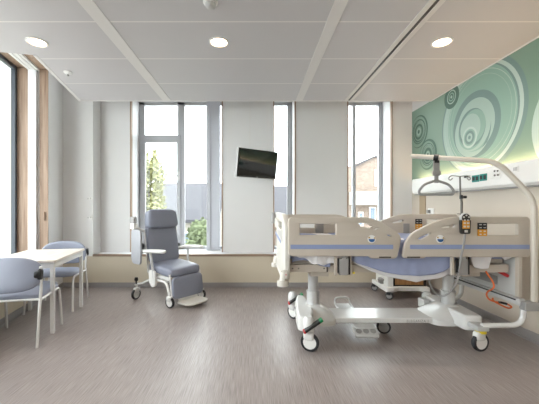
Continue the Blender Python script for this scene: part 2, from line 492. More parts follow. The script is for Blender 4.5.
lbox(b, S0, S1, .37, .42, SILL, SILL + .06); lbox(b, S0, S1, .37, .42, 3.08, 3.14); [lbox(b, q - .03, q + .03, .37, .42, SILL, 3.14) for q in (-2.5, -4.45)]
b.build('window_frame', 'dframe', w4, bevel=.004)
b = MB(); lbox(b, S0 + .03, S1 - .03, .392, .398, SILL + .03, 3.11); b.build('glass_pane', 'glass', w4)

# ceiling rail, downlights, detectors -------------------------------------
t = empty('ceiling_hoist_track', (1.362, 1.0, HC))
for xa in (-.06, .015):
    b = MB(); b.box(xa, xa + .045, -3.5, 3.46, -.008, 0); b.build('track_flange', 'strip', t, bevel=.002)
b = MB(); b.box(-.015, .015, -3.5, 3.46, -.003, -.0005); b.build('track_slot', 'black', t)
tag(t, 'long dark slotted ceiling track with white flanges running above the bed', 'ceiling track')

def downlight(x, label, y=2.886):
    t = empty('ceiling_downlight', (x, y, HC))
    b = MB(); b.lathe([(.092, -.0005), (.092, -.006), (.082, -.010), (.074, -.005), (.074, -.0005)], (0, 0, 0), (0, 0, 1), 40); b.build('bezel', 'white', t)
    b = MB(); b.disc((0, 0, -.004), .073, .003, (0, 0, 1), 32); b.build('diffuser', 'lamp', t)
    tag(t, label, 'ceiling light')
    ld = bpy.data.lights.new('downlight glow', 'SPOT'); ld.energy = LAMP_W; ld.color = (1, .87, .76); ld.shadow_soft_size = .08
    ld.spot_size = R(150); ld.spot_blend = 1
    lo = bpy.data.objects.new('downlight_lamp', ld); COL.objects.link(lo); lo.location = (0, 0, -.02); lo.parent = t
LAMP_W = 22
downlight(W(37, 2.886), 'lit round downlight in the ceiling near the left window')
downlight(W(219, 2.886), 'lit round downlight in the middle of the ceiling')
downlight(W(442, 2.886), 'lit round downlight right of the dark ceiling track')
for dx_, nm in ((-2.02, 'nearest the long left window'), (-.326, 'above the middle of the floor'), (1.75, 'nearest the bedhead wall')):  # unseen downlights added behind the camera to brighten the room
    downlight(dx_, 'added unseen downlight brightening the room, overhead behind the viewpoint, ' + nm, .55)
d = F * 1.536 / (207 - 72)
t = empty('heat_detector', (W(68, d), d, HC))
b = MB(); b.lathe([(.045, 0), (.045, -.01), (.034, -.022), (.012, -.03)], (0, 0, 0), (0, 0, 1), 24); b.build('detector_body', 'white', t)
b = MB(); b.lathe([(.012, -.03), (.012, -.045), (.004, -.05)], (0, 0, 0), (0, 0, 1), 16); b.build('sensor_tip', 'gplast', t)
tag(t, 'small white round detector disc on the ceiling beside the left downlight', 'detector')
d = F * 1.536 / (207 - 1.5)
t = empty('smoke_detector', (W(210.5, d), d, HC))
b = MB(); b.lathe([(.055, 0), (.055, -.012), (.045, -.02)], (0, 0, 0), (0, 0, 1), 28); b.build('mounting_base', 'white', t)
b = MB(); b.lathe([(.04, -.02), (.04, -.03), (.03, -.046), (.012, -.052)], (0, 0, 0), (0, 0, 1), 28); b.build('sensor_head', 'pgrey', t)
tag(t, 'white smoke detector on the ceiling at the top edge of the view', 'detector')

# mural -------------------------------------------------------------
ZM = 1.655
def onwall(px, py):
    d = F * XR / (px - CX); return d, Z(py, d)
b = MB(); b.box(XR - .003, XR - .0005, -2.55, YW - .005, ZM, HC - .001)
MM = ['mgreen', 'm_dark', 'm_slate', 'm_light', 'm_mid', 'm_white']
lay = [0]
def ring(cy, cz, r0, r1, m, oy=0, oz=0, sy=1.0):
    """annulus between two (possibly off-centre) circles, printed on the mural, clipped to it"""
    lay[0] += 1; x = XR - .003 - .00022 * lay[0]
    n = 72
    def cl(y, z): return (x, min(max(y, -2.5), YW - .006), min(max(z, ZM + .001), HC - .002))
    A = [(cy + math.cos(t * 2 * math.pi / n) * r1 * sy, cz + math.sin(t * 2 * math.pi / n) * r1) for t in range(n)]
    B = [(cy + oy + math.cos(t * 2 * math.pi / n) * r0 * sy, cz + oz + math.sin(t * 2 * math.pi / n) * r0) for t in range(n)]
    for i in range(n):
        j = (i + 1) % n
        q = [A[i], A[j], B[j], B[i]]
        if r0 < 1e-6: q = [A[i], A[j], (cy, cz)]
        if all(p[1] > HC - .002 for p in q) or all(p[1] < ZM for p in q) or all(p[0] > YW - .006 for p in q): continue
        b.add([cl(*p) for p in q], [tuple(range(len(q)))], m)
def R_(px, py, r0, r1, m, **k):
    cy, cz = onwall(px, py); ring(cy, cz, r0, r1, m, **k)
# big swirl
R_(476, 120, 0, .62, 4)
R_(476, 120, .615, .64, 2, oy=-.022)
R_(476, 120, .56, .615, 3, oy=-.05, oz=.01)
R_(478, 118, .60, .66, 2, oy=.058, oz=-.01)
R_(478, 118, .585, .61, 5, oy=.02)
R_(478, 118, .52, .526, 5); R_(478, 118, .47, .475, 3)
R_(475, 125, .27, .385, 2, oy=.07, oz=-.085)
R_(475, 125, .30, .305, 3, oy=.05, oz=-.06)
R_(473, 127, .22, .28, 3, oy=.03, oz=-.04)
R_(472, 128, 0, .225, 4)
R_(472, 128, .195, .225, 2, oy=-.028, oz=.01)
R_(470.5, 128.5, 0, .17, 3)
R_(470, 137.5, 0, .125, 5); R_(470, 137.5, 0, .10, 4); R_(470, 137.5, .05, .08, 2); R_(470, 137.5, 0, .05, 3); R_(470, 137.5, 0, .022, 2)
# small dark target by the ceiling
R_(452, 97, 0, .15, 1); R_(452, 97, .075, .09, 3); R_(452, 97, .04, .055, 4); R_(452, 97, 0, .02, 3)
# pair of targets in the corner
R_(419.3, 131.8, .235, .25, 1, oy=.02); R_(419.3, 131.8, .15, .19, 1, oy=-.01, oz=.01); R_(419.3, 131.8, .165, .17, 3)
R_(419.3, 131.8, .085, .12, 1); R_(419.3, 131.8, .03, .06, 3); R_(419.3, 131.8, 0, .03, 1)
R_(428.5, 154.5, .20, .225, 1, oy=.02); R_(428.5, 154.5, .13, .165, 1, oz=.01); R_(428.5, 154.5, .145, .15, 5); R_(428.5, 154.5, .06, .10, 1); R_(428.5, 154.5, 0, .05, 3); R_(428.5, 154.5, 0, .022, 1)
# swirl towards the near end
ring(2.32, 1.93, .485, .53, 5, oy=-.03); ring(2.32, 1.95, .30, .37, 3, oy=.02); ring(2.3, 2.05, .18, .24, 2, oy=.02); ring(2.3, 2.05, 0, .1, 3)
ring(1.2, 2.3, .5, .56, 2, oy=.03); ring(1.2, 2.3, .3, .36, 3); ring(1.2, 2.3, 0, .16, 1)
tag(b.build('wall_mural', MM, angle=30, org=(XR, 3, ZM), loc=(XR, 3, ZM)), 'green wall mural of pale and dark swirling circles above the bedhead trunking', 'mural')

# bedhead trunking ------------------------------------------------------
XT = XR - .115
t = empty('bedhead_trunking', (XR, 3.2, 1.42)); o = t.location
b = MB()
prof = [(XR - .001, 1.43), (XR - .075, 1.43), (XR - .105, 1.455), (XT, 1.52), (XT + .004, 1.652), (XT + .02, 1.662), (XT + .03, 1.655), (XT + .03, 1.62), (XR - .001, 1.62)]
b.prism([(x, z) for x, z in prof], -2.4, 4.81, 0, lambda x, z, y: (x, y, z))
b.build('trunking_body', 'white', t, bevel=.004, org=o)
b = MB(); b.box(XT + .045, XR - .03, -2.35, 4.80, 1.621, 1.629); b.build('light_strip', 'led', t, org=o)
b = MB(); b.box(XR - .07, XR - .001, -2.4, 4.81, 1.418, 1.43); b.build('underside_channel', 'gplast', t, org=o)
tag(t, 'long white bedhead trunking with warm uplight along the right wall', 'trunking')
def trunk_plate(px, py, wpx, hgt, matl, name, label, cat, holes=0, group=None):
    d = F * XT / (px - CX); z = Z(py, d)
    wd = wpx * d * d / (F * XT)
    t = empty(name, (XT, d, z))
    b = MB(); b.box(-.006, .002, -wd / 2, wd / 2, -hgt / 2, hgt / 2); b.build('faceplate', matl, t, bevel=.002)
    if holes:
        for k in range(holes):
            yy = (k - (holes - 1) / 2) * wd / holes
            b = MB(); b.box(-.0085, -.006, yy - wd / holes * .32, yy + wd / holes * .32, -hgt * .28, hgt * .28)
            b.build('insert', 'black' if matl == 'teal' else 'pgrey', t)
    tag(t, label, cat, group)
trunk_plate(475.8, 178.6, 7, .075, 'teal', 'power_socket', 'left teal socket plate on the white bedhead trunking', 'socket', 2)
trunk_plate(483.5, 177.3, 7, .075, 'teal', 'power_socket', 'right teal socket plate on the white bedhead trunking', 'socket', 2)
trunk_plate(491.5, 175, 5.5, .075, 'white', 'blank_plate', 'blank white plate beside the teal sockets', 'plate')
trunk_plate(516, 169, 4.5, .06, 'white', 'nurse_call_plate', 'rightmost small grey plate high on the trunking above the bed head', 'plate', 3)
d = F * XT / (497 - CX)
t = empty('gas_outlet', (XT, d, Z(173.2, d)))
b = MB(); b.box(-.006, .002, -.05, .05, -.05, .05); b.build('faceplate', 'white', t, bevel=.003)
for yy, zz in ((-.02, .02), (.02, .024), (-.022, -.02), (.018, -.02)):
    b = MB(); b.lathe([(.009, 0), (.010, -.006), (.005, -.010)], (-.006, yy, zz), (1, 0, 0), 14); b.build('outlet_valve', 'dsteel', t)
tag(t, 'white outlet plate with small round valves right of the teal sockets', 'outlet')
d = F * XT / (467.5 - CX)
t = empty('call_cord_socket', (XT, d, Z(176.6, d)))
b = MB(); b.box(-.006, .002, -.045, .045, -.014, .014); b.build('faceplate', 'pgrey', t, bevel=.002)
for ya in (-.03, .01):
    b = MB(); b.box(-.02, -.006, ya, ya + .023, -.01, .01); b.build('plug', 'black', t, bevel=.003)
tag(t, 'dark plugged connector on the trunking left of the teal sockets', 'connector')

# wall sockets by the bed and on the corner column
d = F * XR / (431.5 - CX)
t = empty('wall_socket', (XR, d, Z(211.5, d)))
b = MB(); b.box(-.012, 0, -.075, .075, -.045, .045); b.build('faceplate', 'white', t, bevel=.004)
b = MB(); b.box(-.05, -.012, .0, .05, -.025, .025); b.build('plug', 'gplast', t, bevel=.006)
tag(t, 'white wall socket with grey plug low on the wall behind the bed', 'socket')
for px, py, lb in ((90.3, 198.5, 'upper'), (90.3, 217.5, 'lower')):
    t = empty('light_switch', (W(px, YD), YD, Z(py, YD)))
    b = MB(); b.box(-.045, .03, -.01, 0, -.022, .022); b.build('faceplate', 'white', t, bevel=.003)
    b = MB(); b.box(-.036, -.02, -.016, -.01, -.015, .012); b.build('rocker', 'pgrey', t, bevel=.002)
    b = MB(); b.box(.005, .02, -.016, -.01, -.012, .015); b.build('rocker', 'pgrey', t, bevel=.002)
    tag(t, lb + ' small white switch on the corner column above the far blue chair', 'switch')

# television ------------------------------------------------------------
TW, TH = .735, .43
yaw = math.atan2(.42, .60)
tv = empty('television', (.055, 4.70, 1.885), 0)
TR = Matrix.Rotation(yaw, 4, 'Z') @ Matrix.Rotation(R(8.5), 4, 'X')
b = MB(); b.box(-TW / 2, TW / 2, -.012, .035, -TH / 2, TH / 2, 0, TR); b.box(-TW * .3, TW * .3, .035, .06, -TH * .32, TH * .28, 0, TR)
b.build('casing', 'pgrey', tv, bevel=.006)
b = MB(); b.box(-TW / 2 + .005, TW / 2 - .005, -.015, -.012, -TH / 2 + .010, TH / 2 - .005, 0, TR); b.build('bezel', 'black', tv)
b = MB(); b.box(-TW / 2 + .022, TW / 2 - .022, -.0175, -.015, -TH / 2 + .032, TH / 2 - .022, 0, TR); b.build('screen', 'screen', tv)
b = MB(); b.box(-.01, .01, -.019, -.015, -TH / 2 + .014, -TH / 2 + .022, 0, TR); b.build('badge', 'silver', tv)
tag(tv, 'black wall mounted flat television between two tall windows', 'television')
t = empty('television_bracket', (.055, YW, 1.88))
b = MB(); b.box(-.06, .06, -.018, 0, -.11, .11); b.build('wall_plate', 'gplast', t, bevel=.003)
b = MB(); b.tube([(0, -.02, 0), (.03, -.13, 0), (0, -.25, 0)], .017, 10); b.build('swivel_arm', 'gplast', t)
tag(t, 'grey swivel bracket on the wall behind the television', 'bracket')

# ------------------------------------------------------------------ table and chairs
tr = math.atan2(.202, .979)
tbl = empty('side_table', (0, 0, 0), tr)
Ux = Vector((.979, .202, 0)); Uy = Vector((-.202, .979, 0))
NR = Vector((-1.925, 3.0, 0)); FRp = NR + Uy * .88
ctr = NR + Uy * .44 - Ux * .315
tbl.location = ctr
hw, hl = .315, .44
b = MB(); b.prism(fillet(rect(-hw, hw, -hl, hl), .03), .697, .72); b.build('tabletop', 'tabletop', tbl, bevel=.003)
b = MB(); b.box(-hw + .02, hw - .02, -hl + .02, -hl + .045, .64, .697); b.box(-hw + .02, hw - .02, hl - .045, hl - .02, .64, .697)
b.box(-hw + .02, -hw + .045, -hl + .045, hl - .045, .64, .697); b.box(hw - .045, hw - .02, -hl + .045, hl - .045, .64, .697)
b.build('apron', 'wmetal', tbl, bevel=.003)
for sx in (-1, 1):
    for sy in (-1, 1):
        b = MB(); x = sx * (hw - .035); y = sy * (hl - .035); b.box(x - .018, x + .018, y - .018, y + .018, 0.012, .697); b.box(x - .016, x + .016, y - .016, y + .016, 0, .012)
        b.build('leg', 'wmetal', tbl, bevel=.004)
tag(tbl, 'small pale wood topped table with white legs by the left window', 'table')

def make_chair():
    """blue vinyl stacking chair; faces +Y, origin on the floor under the seat"""
    t = empty('visitor_chair')
    mx = Matrix.Translation((0, .03, .435)) @ Matrix.Rotation(R(2), 4, 'X')
    b = MB(); b.pad(.50, .47, .075, mx, .55, .42, bend=-.012); b.build('seat', 'chairblue', t)
    mx = Matrix.Translation((0, -.265, .635)) @ Matrix.Rotation(R(-10), 4, 'X') @ Matrix.Rotation(R(90), 4, 'X')
    b = MB(); b.pad(.53, .31, .055, mx, .6, .72, bend=-.045); b.build('backrest', 'chairblue', t)
    for s in (-1, 1):
        b = MB(); b.tube(bendpath([(s * .262, -.315, 0), (s * .252, -.235, .40), (s * .255, -.22, .50), (s * .262, -.25, .70)], .08), .0125, 10)
        b.build('leg', 'wmetal', t)
        b = MB(); b.tube(bendpath([(s * .255, -.235, .40), (s * .245, .20, .405), (s * .255, .245, 0)], .06), .0125, 10)
        b.build('leg', 'wmetal', t)
        b = MB(); mb = Matrix.Translation((s * .262, -.255, .635)) @ Matrix.Rotation(R(-8), 4, 'X')
        b.pad(.035, .06, .10, mb, .5, .5); b.pad(.05, .05, .06, Matrix.Translation((s * .245, -.268, .635)), .5, .5)
        b.build('bracket', 'black', t)
    b = MB(); b.tube([(-.245, .0, .395), (.245, .0, .395)], .011, 8); b.tube([(-.25, -.2, .395), (.25, -.2, .395)], .011, 8)
    b.build('seat_frame', 'wmetal', t)
    return t
ch = make_chair()
# rear right foot at (-1.90, 2.715)
c0 = Vector((-1.90, 2.715, 0)) - Ux * .262 + Uy * .315
ch.location = c0; ch.rotation_euler = (0, 0, tr)
tag(ch, 'nearest pale blue vinyl chair with its back to the view, left of the table', 'chair', 'visitor chairs at the table')
ch2 = copy_tree(ch)
c1 = Vector((-2.245, 4.205, 0)) - Ux * .262 - Uy * .315
ch2.location = c1; ch2.rotation_euler = (0, 0, tr + math.pi)
tag(ch2, 'far pale blue vinyl chair facing the view behind the table', 'chair', 'visitor chairs at the table')

# ------------------------------------------------------------------ recliner
def caster(mb_h, mb_t, mb_c, x, y, r, w, top, rot=0):
    """fork, tyre and cover of a castor at (x, y), wheel plane turned by rot"""
    ax = Vector((math.cos(rot), math.sin(rot), 0))
    c = Vector((x, y, r))
    mb_t.lathe([(r * .72, -w / 2), (r * .94, -w / 2), (r, -w * .3), (r, w * .3), (r * .94, w / 2), (r * .72, w / 2)], c, ax, 28)
    mb_c.lathe([(.01, -w * .58), (r * .72, -w * .5), (r * .76, -w * .4), (r * .76, w * .4), (r * .72, w * .5), (.01, w * .58)], c, ax, 28)
    fw = Vector((-ax.y, ax.x, 0))
    mxx = Matrix.Translation(c + fw * (r * .12) + Vector((0, 0, r * .72))) @ Matrix.Rotation(rot, 4, 'Z')
    mb_h.pad(w * 1.9, r * 1.15, r * 1.0, mxx, .5, .5)
    mb_h.tube([c + fw * (r * .2) + Vector((0, 0, r * 1.0)), Vector((x, y, 0)) + fw * (r * .2) + Vector((0, 0, top))], .014, 10)

rec = empty('recliner_chair', (-1.095, 4.17, 0), R(50))
I4 = Matrix.Identity(4)
mx = Matrix.Translation((0, -.04, .43)) @ Matrix.Rotation(R(4), 4, 'X')
b = MB(); b.pad(.50, .56, .135, mx, .45, .35, nu=40); b.build('seat', 'recgrey', rec)
br = Matrix.Translation((0, .235, .76)) @ Matrix.Rotation(R(-11), 4, 'X') @ Matrix.Rotation(R(90), 4, 'X')
b = MB(); b.pad(.47, .60, .10, br, .4, .3, nu=40); b.build('backrest', 'recgrey', rec)
hd = Matrix.Translation((0, .26, 1.07)) @ Matrix.Rotation(R(-9), 4, 'X') @ Matrix.Rotation(R(90), 4, 'X')
b = MB(); b.pad(.475, .27, .15, hd, .45, .42, nu=40, taper=-.06); b.build('headrest', 'recgrey', rec)
lg = Matrix.Translation((0, -.325, .235)) @ Matrix.Rotation(R(-6), 4, 'X') @ Matrix.Rotation(R(90), 4, 'X')
b = MB(); b.pad(.47, .27, .06, lg, .4, .3, nu=40); b.build('leg_rest', 'recgrey', rec)
b = MB(); b.prism(fillet([(-.18, -.34), (.18, -.34), (.17, -.52), (.11, -.57), (-.11, -.57), (-.17, -.52)], .03), .05, .07)
b.build('footplate', 'ivory', rec, bevel=.006)
b = MB(); b.box(-.15, .15, -.345, -.325, .05, .11); b.build('footplate_hinge', 'wmetal', rec, bevel=.003)
for s in (-1, 1):
    b = MB()
    pth = smooth([(s * .30, .34, .605), (s * .31, .2, .65), (s * .31, -.02, .675), (s * .30, -.27, .69)], 5)
    n = len(pth)
    b.grid(lambda u, v: pth[min(int(round(v * (n - 1))), n - 1)] + Vector((math.cos(u * 2 * math.pi) * (.042 if 0 < v < 1 else .02), 0, math.sin(u * 2 * math.pi) * (.025 if 0 < v < 1 else .01))), 14, n, 0, True)
    b.add([tuple(pth[0])] + [tuple(pth[0] + Vector((math.cos(k / 14 * 2 * math.pi) * .02, 0, math.sin(k / 14 * 2 * math.pi) * .008))) for k in range(14)], [(0, 1 + k, 1 + (k + 1) % 14) for k in range(14)])
    b.add([tuple(pth[-1])] + [tuple(pth[-1] + Vector((math.cos(k / 14 * 2 * math.pi) * .02, 0, math.sin(k / 14 * 2 * math.pi) * .008))) for k in range(14)], [(0, 1 + k, 1 + (k + 1) % 14) for k in range(14)])
    b.build('armrest', 'white', rec)
    b = MB(); b.tube(bendpath([(s * .30, .06, .665), (s * .285, .04, .50), (s * .275, .0, .30)], .06), .017, 10); b.build('arm_post', 'silver', rec)
    b = MB(); b.prism(fillet([(.11, .42), (-.02, .42), (-.045, .24), (.03, .2), (.10, .26)], .03), s * .262, s * .292, 0, lambda y, z, x: (x, y, z)); b.build('side_cover', 'white', rec, bevel=.004)
b = MB()
for s in (-1, 1):
    b.tube(bendpath([(s * .24, .345, .20), (s * .245, .10, .30), (s * .245, -.22, .30), (s * .25, -.29, .16)], .06), .017, 10)
    b.box(s * .225 - .012, s * .225 + .012, -.26, .2, .325, .365)
    b.tube([(s * .235, .2, .36), (s * .225, .31, .9)], .015, 8)
    b.tube([(s * .235, -.27, .40), (s * .225, -.31, .12)], .013, 8)
b.tube([(-.24, .10, .30), (.24, .10, .30)], .016, 8); b.tube([(-.24, -.2, .30), (.24, -.2, .30)], .016, 8)
b.tube([(-.35, .345, .20), (.26, .345, .20)], .014, 8)
b.build('chair_frame', 'wmetal', rec)
for s in (-1, 1):
    for xx, yy, rt, rr in ((s * .25, -.30, 10, .066), (s * .26 - .07 * (s < 0), .355, -75, .072)):
        h, tt, cc = MB(), MB(), MB(); caster(h, tt, cc, xx, yy, rr, .03, .20, R(rt))
        q = h.build('castor', 'wmetal', rec); tt.build('tyre', 'rubber', q); cc.build('wheel_cover', 'white', q)
b = MB(); b.tube([(-.33, .345, .2), (-.33, .345, .25)], .012, 8); b.lathe([(.022, 0), (.026, .02), (.02, .045)], (-.33, .345, .25), (0, 0, 1), 16); b.build('brake_knob', 'black', rec)
b = MB(); b.box(-.1, -.08, -.2, -.03, .12, .135); b.box(-.14, -.04, -.23, -.17, .11, .13); b.build('foot_pedal', 'rubber', rec, bevel=.004)
b = MB(); b.box(-.02, .06, -.2, -.14, .15, .17); b.build('foot_pedal', 'rubber', rec, bevel=.004)
for pa_ in ([(-.09, -.03, .13), (-.09, .05, .29)], [(.02, -.15, .16), (.02, .02, .29)]):
    b = MB(); b.tube(pa_, .012, 8); b.build('pedal_rod', 'wmetal', rec)
b = MB(); b.prism(fillet([(.15, .49), (.34, .49), (.38, .55), (.38, .92), (.33, .95), (.15, .93)], .05), -.385, -.36, 0, lambda y, z, x: (x, y, z)); b.build('folded_tray', 'traygrey', rec, bevel=.006)
b = MB(); b.box(-.40, -.34, .29, .38, .94, 1.02); b.tube([(-.34, .33, .96), (-.22, .31, .90)], .018, 10); b.build('tray_bracket', 'white', rec, bevel=.008)
b = MB(); b.pad(.06, .11, .10, Matrix.Translation((-.37, .35, 1.06)), .5, .5); b.build('push_grip', 'gplast', rec)
b = MB(); b.tube([(.22, .31, .90), (.285, .33, .88), (.285, .33, .82)], .015, 10); b.build('push_grip', 'silver', rec)
tag(rec, 'grey upholstered recliner on castors standing in front of the tall double window', 'recliner')

# ------------------------------------------------------------------ hospital bed
YN, YFAR, YC = 2.60, 3.55, 3.07
bed = empty('hospital_bed', (1.26, YC, 0)); BO = Vector(bed.location)
def B(mb, name, m, parent=bed, **k): return mb.build(name, m, parent, org=BO, **k)
def rp(px, py): return (W(px, YN), Z(py, YN))

def make_rail(foot, near):
    y = YN + .018 if near else YFAR - .018
    mp = lambda x, z, dd: (x, y + dd, z)
    yo = y - .0185 if near else y + .0185      # outer face
    sg = -1 if near else 1
    if foot:
        outer = fillet([rp(*p) for p in [(289, 218), (367, 218), (377, 220.5), (386, 226), (401.3, 236), (396.5, 257.8), (371.5, 257.8), (369.5, 255.6), (289, 255.6)]], [.035, .1, .05, .08, .05, .025, .01, .01, .04])
        holes = [fillet([rp(*p) for p in [(299, 223), (337, 223), (337, 236), (299, 236)]], .012),
                 fillet([rp(*p) for p in [(357, 222.3), (367.5, 222.5), (374.5, 226.6), (380.5, 227.6), (375.5, 231), (368.5, 228.8), (361, 227.6)]], .012),
                 fillet([rp(*p) for p in [(384, 233.6), (390.5, 234.2), (394.2, 237), (389, 237.3)]], .012)]
        xs0, xs1, ex = 290.5, 393, 371.5
    else:
        outer = fillet([rp(*p) for p in [(403.6, 257.6), (406.3, 243), (413.4, 233.6), (430, 224.8), (448, 218.8), (460, 217.5), (527.5, 217.5), (529.6, 220), (529.6, 256.5), (426, 256.2), (424, 257.6)]], [.025, .06, .08, .1, .1, .05, .012, .012, .03, .01, .01])
        holes = [fillet([rp(*p) for p in [(416, 240.2), (419.3, 236.6), (429.7, 232), (432.5, 233), (430.4, 236), (422.3, 240.5)]], .015),
                 fillet([rp(*p) for p in [(440, 228), (442.3, 226.2), (455.6, 223.4), (456.8, 226), (455, 228.6), (442.3, 230)]], .015),
                 fillet([rp(*p) for p in [(487, 223), (519, 223), (519, 236), (487, 236)]], .01)]
        xs0, xs1, ex = 410, 529.2, 440
    b = MB(); b.plate(outer, holes, .036, mp, .007)
    q = B(b, 'side_rail', 'beige')
    b = MB(); b.box(W(xs0, YN), W(xs1, YN), min(yo, yo + sg * .004), max(yo, yo + sg * .004), Z(249, YN), Z(244.7, YN)); B(b, 'stripe', 'bluestripe', q)
    b = MB(); c = (W(ex, YN), yo + sg * .002, Z(239, YN))
    b.lathe([(.034, 0), (.034, .006), (.028, .008)], (c[0], c[1] - sg * .004, c[2]), (0, sg, 0), 32, 0)
    # lower half blue, two gold corners
    arc = [(math.cos(R(a)) * .026, math.sin(R(a)) * .026) for a in range(180, 361, 12)]
    yy0, yy1 = sorted((c[1] + sg * .003, c[1] + sg * .006))
    b.prism([(c[0] + p[0], c[2] + p[1]) for p in arc], yy0, yy1, 1, lambda x, z, d: (x, d, z))
    for k in (150, 20):
        arc = [(math.cos(R(k + a)) * .031, math.sin(R(k + a)) * .031) for a in (-14, 0, 14)] + [(math.cos(R(k)) * .014, math.sin(R(k)) * .014)]
        b.prism([(c[0] + p[0], c[2] + p[1]) for p in arc], yy0, yy1, 2, lambda x, z, d: (x, d, z))
    B(b, 'emblem', ['white', 'blue', 'gold'], q)
    xr = (379, 391) if foot else (407, 420)
    b = MB(); b.box(W(xr[0], YN), W(xr[1], YN), min(yo, yo + sg * .003), max(yo, yo + sg * .003), Z(257.7, YN), Z(256.6, YN)); B(b, 'release_slot', 'black', q)
    return q, y
panel_n = 0
def control_panel(rail, x0, x1, z0, z1, yf, sg):
    b = MB(); zm = z0 + (z1 - z0) * .5
    b.box(x0, x1, min(yf, yf + sg * .008), max(yf, yf + sg * .008), zm, z1, 0); b.box(x0, x1, min(yf, yf + sg * .008), max(yf, yf + sg * .008), z0, zm, 1)
    pn = B(b, 'control_panel', ['black', 'orange'], rail, bevel=.0015)
    n = (x1 - x0)
    for i in range(2):
        for j in range(2):
            cx = x0 + n * (.27 + .46 * i)
            for lo, hi, w, h, m in ((zm, z1, .13, .05, 'pgrey'), (z0, zm, .10, .06, 'ivory')):
                cz = lo + (hi - lo) * (.27 + .46 * j)
                b = MB(); b.box(cx - n * w, cx + n * w, *sorted((yf + sg * .008, yf + sg * .011)), cz - n * h, cz + n * h); B(b, 'button', m, pn)
rails = {}
for foot in (True, False):
    for near in (True, False):
        rails[(foot, near)] = make_rail(foot, near)
control_panel(rails[(False, True)][0], W(477.2, YN), W(486.3, YN), Z(236, YN), Z(222.8, YN), YN - .001, -1)
control_panel(rails[(False, False)][0], W(415.3, YFAR - .04), W(422, YFAR - .04), Z(229, YFAR - .04), Z(219, YFAR - .04), YFAR - .0375, -1)
yf = YFAR - .04
b = MB(); b.box(W(403.5, yf), W(409.5, yf), yf - .004, yf + .006, Z(233.5, yf), Z(223.5, yf)); B(b, 'grip_cover', 'gplast', rails[(False, False)][0], bevel=.003)
b = MB(); b.box(W(315.5, yf), W(323.5, yf), yf - .004, yf + .006, Z(234, yf), Z(222.5, yf)); B(b, 'grip_cover', 'gplast', rails[(True, False)][0], bevel=.003)
# rail carriers under each rail
for (x0, x1, xg0, xg1) in ((335.3, 352.3, 340, 349), (453.3, 471.5, 461, 469)):
    for y0 in (YN + .02, YFAR - .09):
        b = MB(); b.box(W(x0, YN), W(x0 + 2.8, YN), y0, y0 + .03, .655, .86); B(b, 'rail_arm', 'beige', bevel=.004)
        b = MB(); b.box(W(x1 - 2.2, YN), W(x1, YN), y0, y0 + .03, .655, .86)
        q = B(b, 'rail_arm', 'beige', bevel=.004)
        b = MB(); b.box(W(xg0, YN), W(xg1, YN), y0 - .012, y0 + .06, .66, .80); b.lathe([(.02, 0), (.02, .02)], (W((xg0 + xg1) / 2, YN), y0 - .012, .815), (0, 1, 0), 16)
        B(b, 'rail_lock', 'gplast', q, bevel=.005)
        b = MB(); b.box(W(xg1 + .6, YN), W(xg1 + 1.8, YN), y0 - .006, y0 + .02, .665, .82); B(b, 'rail_hinge', 'black', q)
        b = MB(); b.box(W(xg0 - 2, YN), W(xg0 - .8, YN), y0 - .004, y0 + .02, .68, .80); B(b, 'rail_hinge', 'black', q)
        if x0 < 340:
            b = MB(); b.box(W(353.5, YN), W(355.5, YN), y0 - .004, y0 + .004, .67, .685); B(b, 'warning_dot', 'yellow', q)
# mattress platform frame
b = MB()
for y0 in (2.70, 3.40): b.box(.27, 2.22, y0, y0 + .04, .665, .735)
b.box(.27, .31, 2.74, 3.40, .665, .735); b.box(2.18, 2.22, 2.74, 3.40, .665, .735); b.box(.5, .66, 2.74, 3.40, .62, .70); b.box(1.84, 2.0, 2.74, 3.40, .62, .70)
b.box(.30, 2.2, 2.74, 3.40, .735, .775)
q = B(b, 'platform_frame', 'beige', bevel=.005)
for px in (292.5, 298.5, 324):
    b = MB(); b.lathe([(.006, 0), (.007, -.004), (.003, -.006)], (W(px, 2.7), 2.70, .70), (0, 1, 0), 10); B(b, 'bolt', 'dsteel', q)
b = MB(); b.box(W(327, 2.69), W(327.6, 2.69), 2.692, 2.70, .67, .73); B(b, 'cable_clip', 'black', q)
# footboard: curved panel with hand hole, roller bumpers, blue slash
def foot_x(y):  # slightly bowed outwards
    u = (y - YC) / .42
    return .205 + .04 * u * u
b = MB()
fo = fillet([(2.645, .60), (3.495, .60), (3.515, .70), (3.515, 1.08), (3.44, 1.165), (2.70, 1.165), (2.625, 1.08), (2.625, .70)], [.05, .05, .04, .08, .06, .06, .08, .04])
hole = [fillet(rect(2.70, 2.90, 1.03, 1.115), .03), fillet(rect(3.24, 3.44, 1.03, 1.115), .03)]
b.plate(fo, hole, .05, lambda y, z, dd: (foot_x(y) + .03 + dd, y, z), .012)
fb = B(b, 'footboard', 'ivory')
b = MB(); b.prism([(2.74, .915), (2.74, .94), (3.02, 1.00), (3.02, .975)], .0, .003, 0, lambda y, z, dd: (foot_x(y) + .0035 + dd, y, z)); B(b, 'stripe', 'bluestripe', fb)
for yy in (2.64, 3.50):
    b = MB(); b.lathe([(.03, .56), (.048, .565), (.05, .585), (.048, .605), (.03, .61)], (.245, yy, 0), (0, 0, 1), 20); b.tube([(.245, yy, .6), (.255, yy, .68)], .03, 12); B(b, 'corner_bumper', 'ivory', fb)
b = MB(); b.box(W(283, 2.6), W(287.5, 2.6), 2.607, 2.625, .63, .70); B(b, 'foot_bracket', 'ivory', fb, bevel=.004)
b = MB(); b.box(W(285.6, 2.6), W(286.6, 2.6), 2.604, 2.607, .66, .67); B(b, 'indicator', 'red', fb)
# footboard top grip behind (grey)
b = MB(); b.tube([(.215, 3.50, 1.05), (.222, 3.50, 1.175)], .024, 12); B(b, 'roller_bumper', 'gplast', fb)
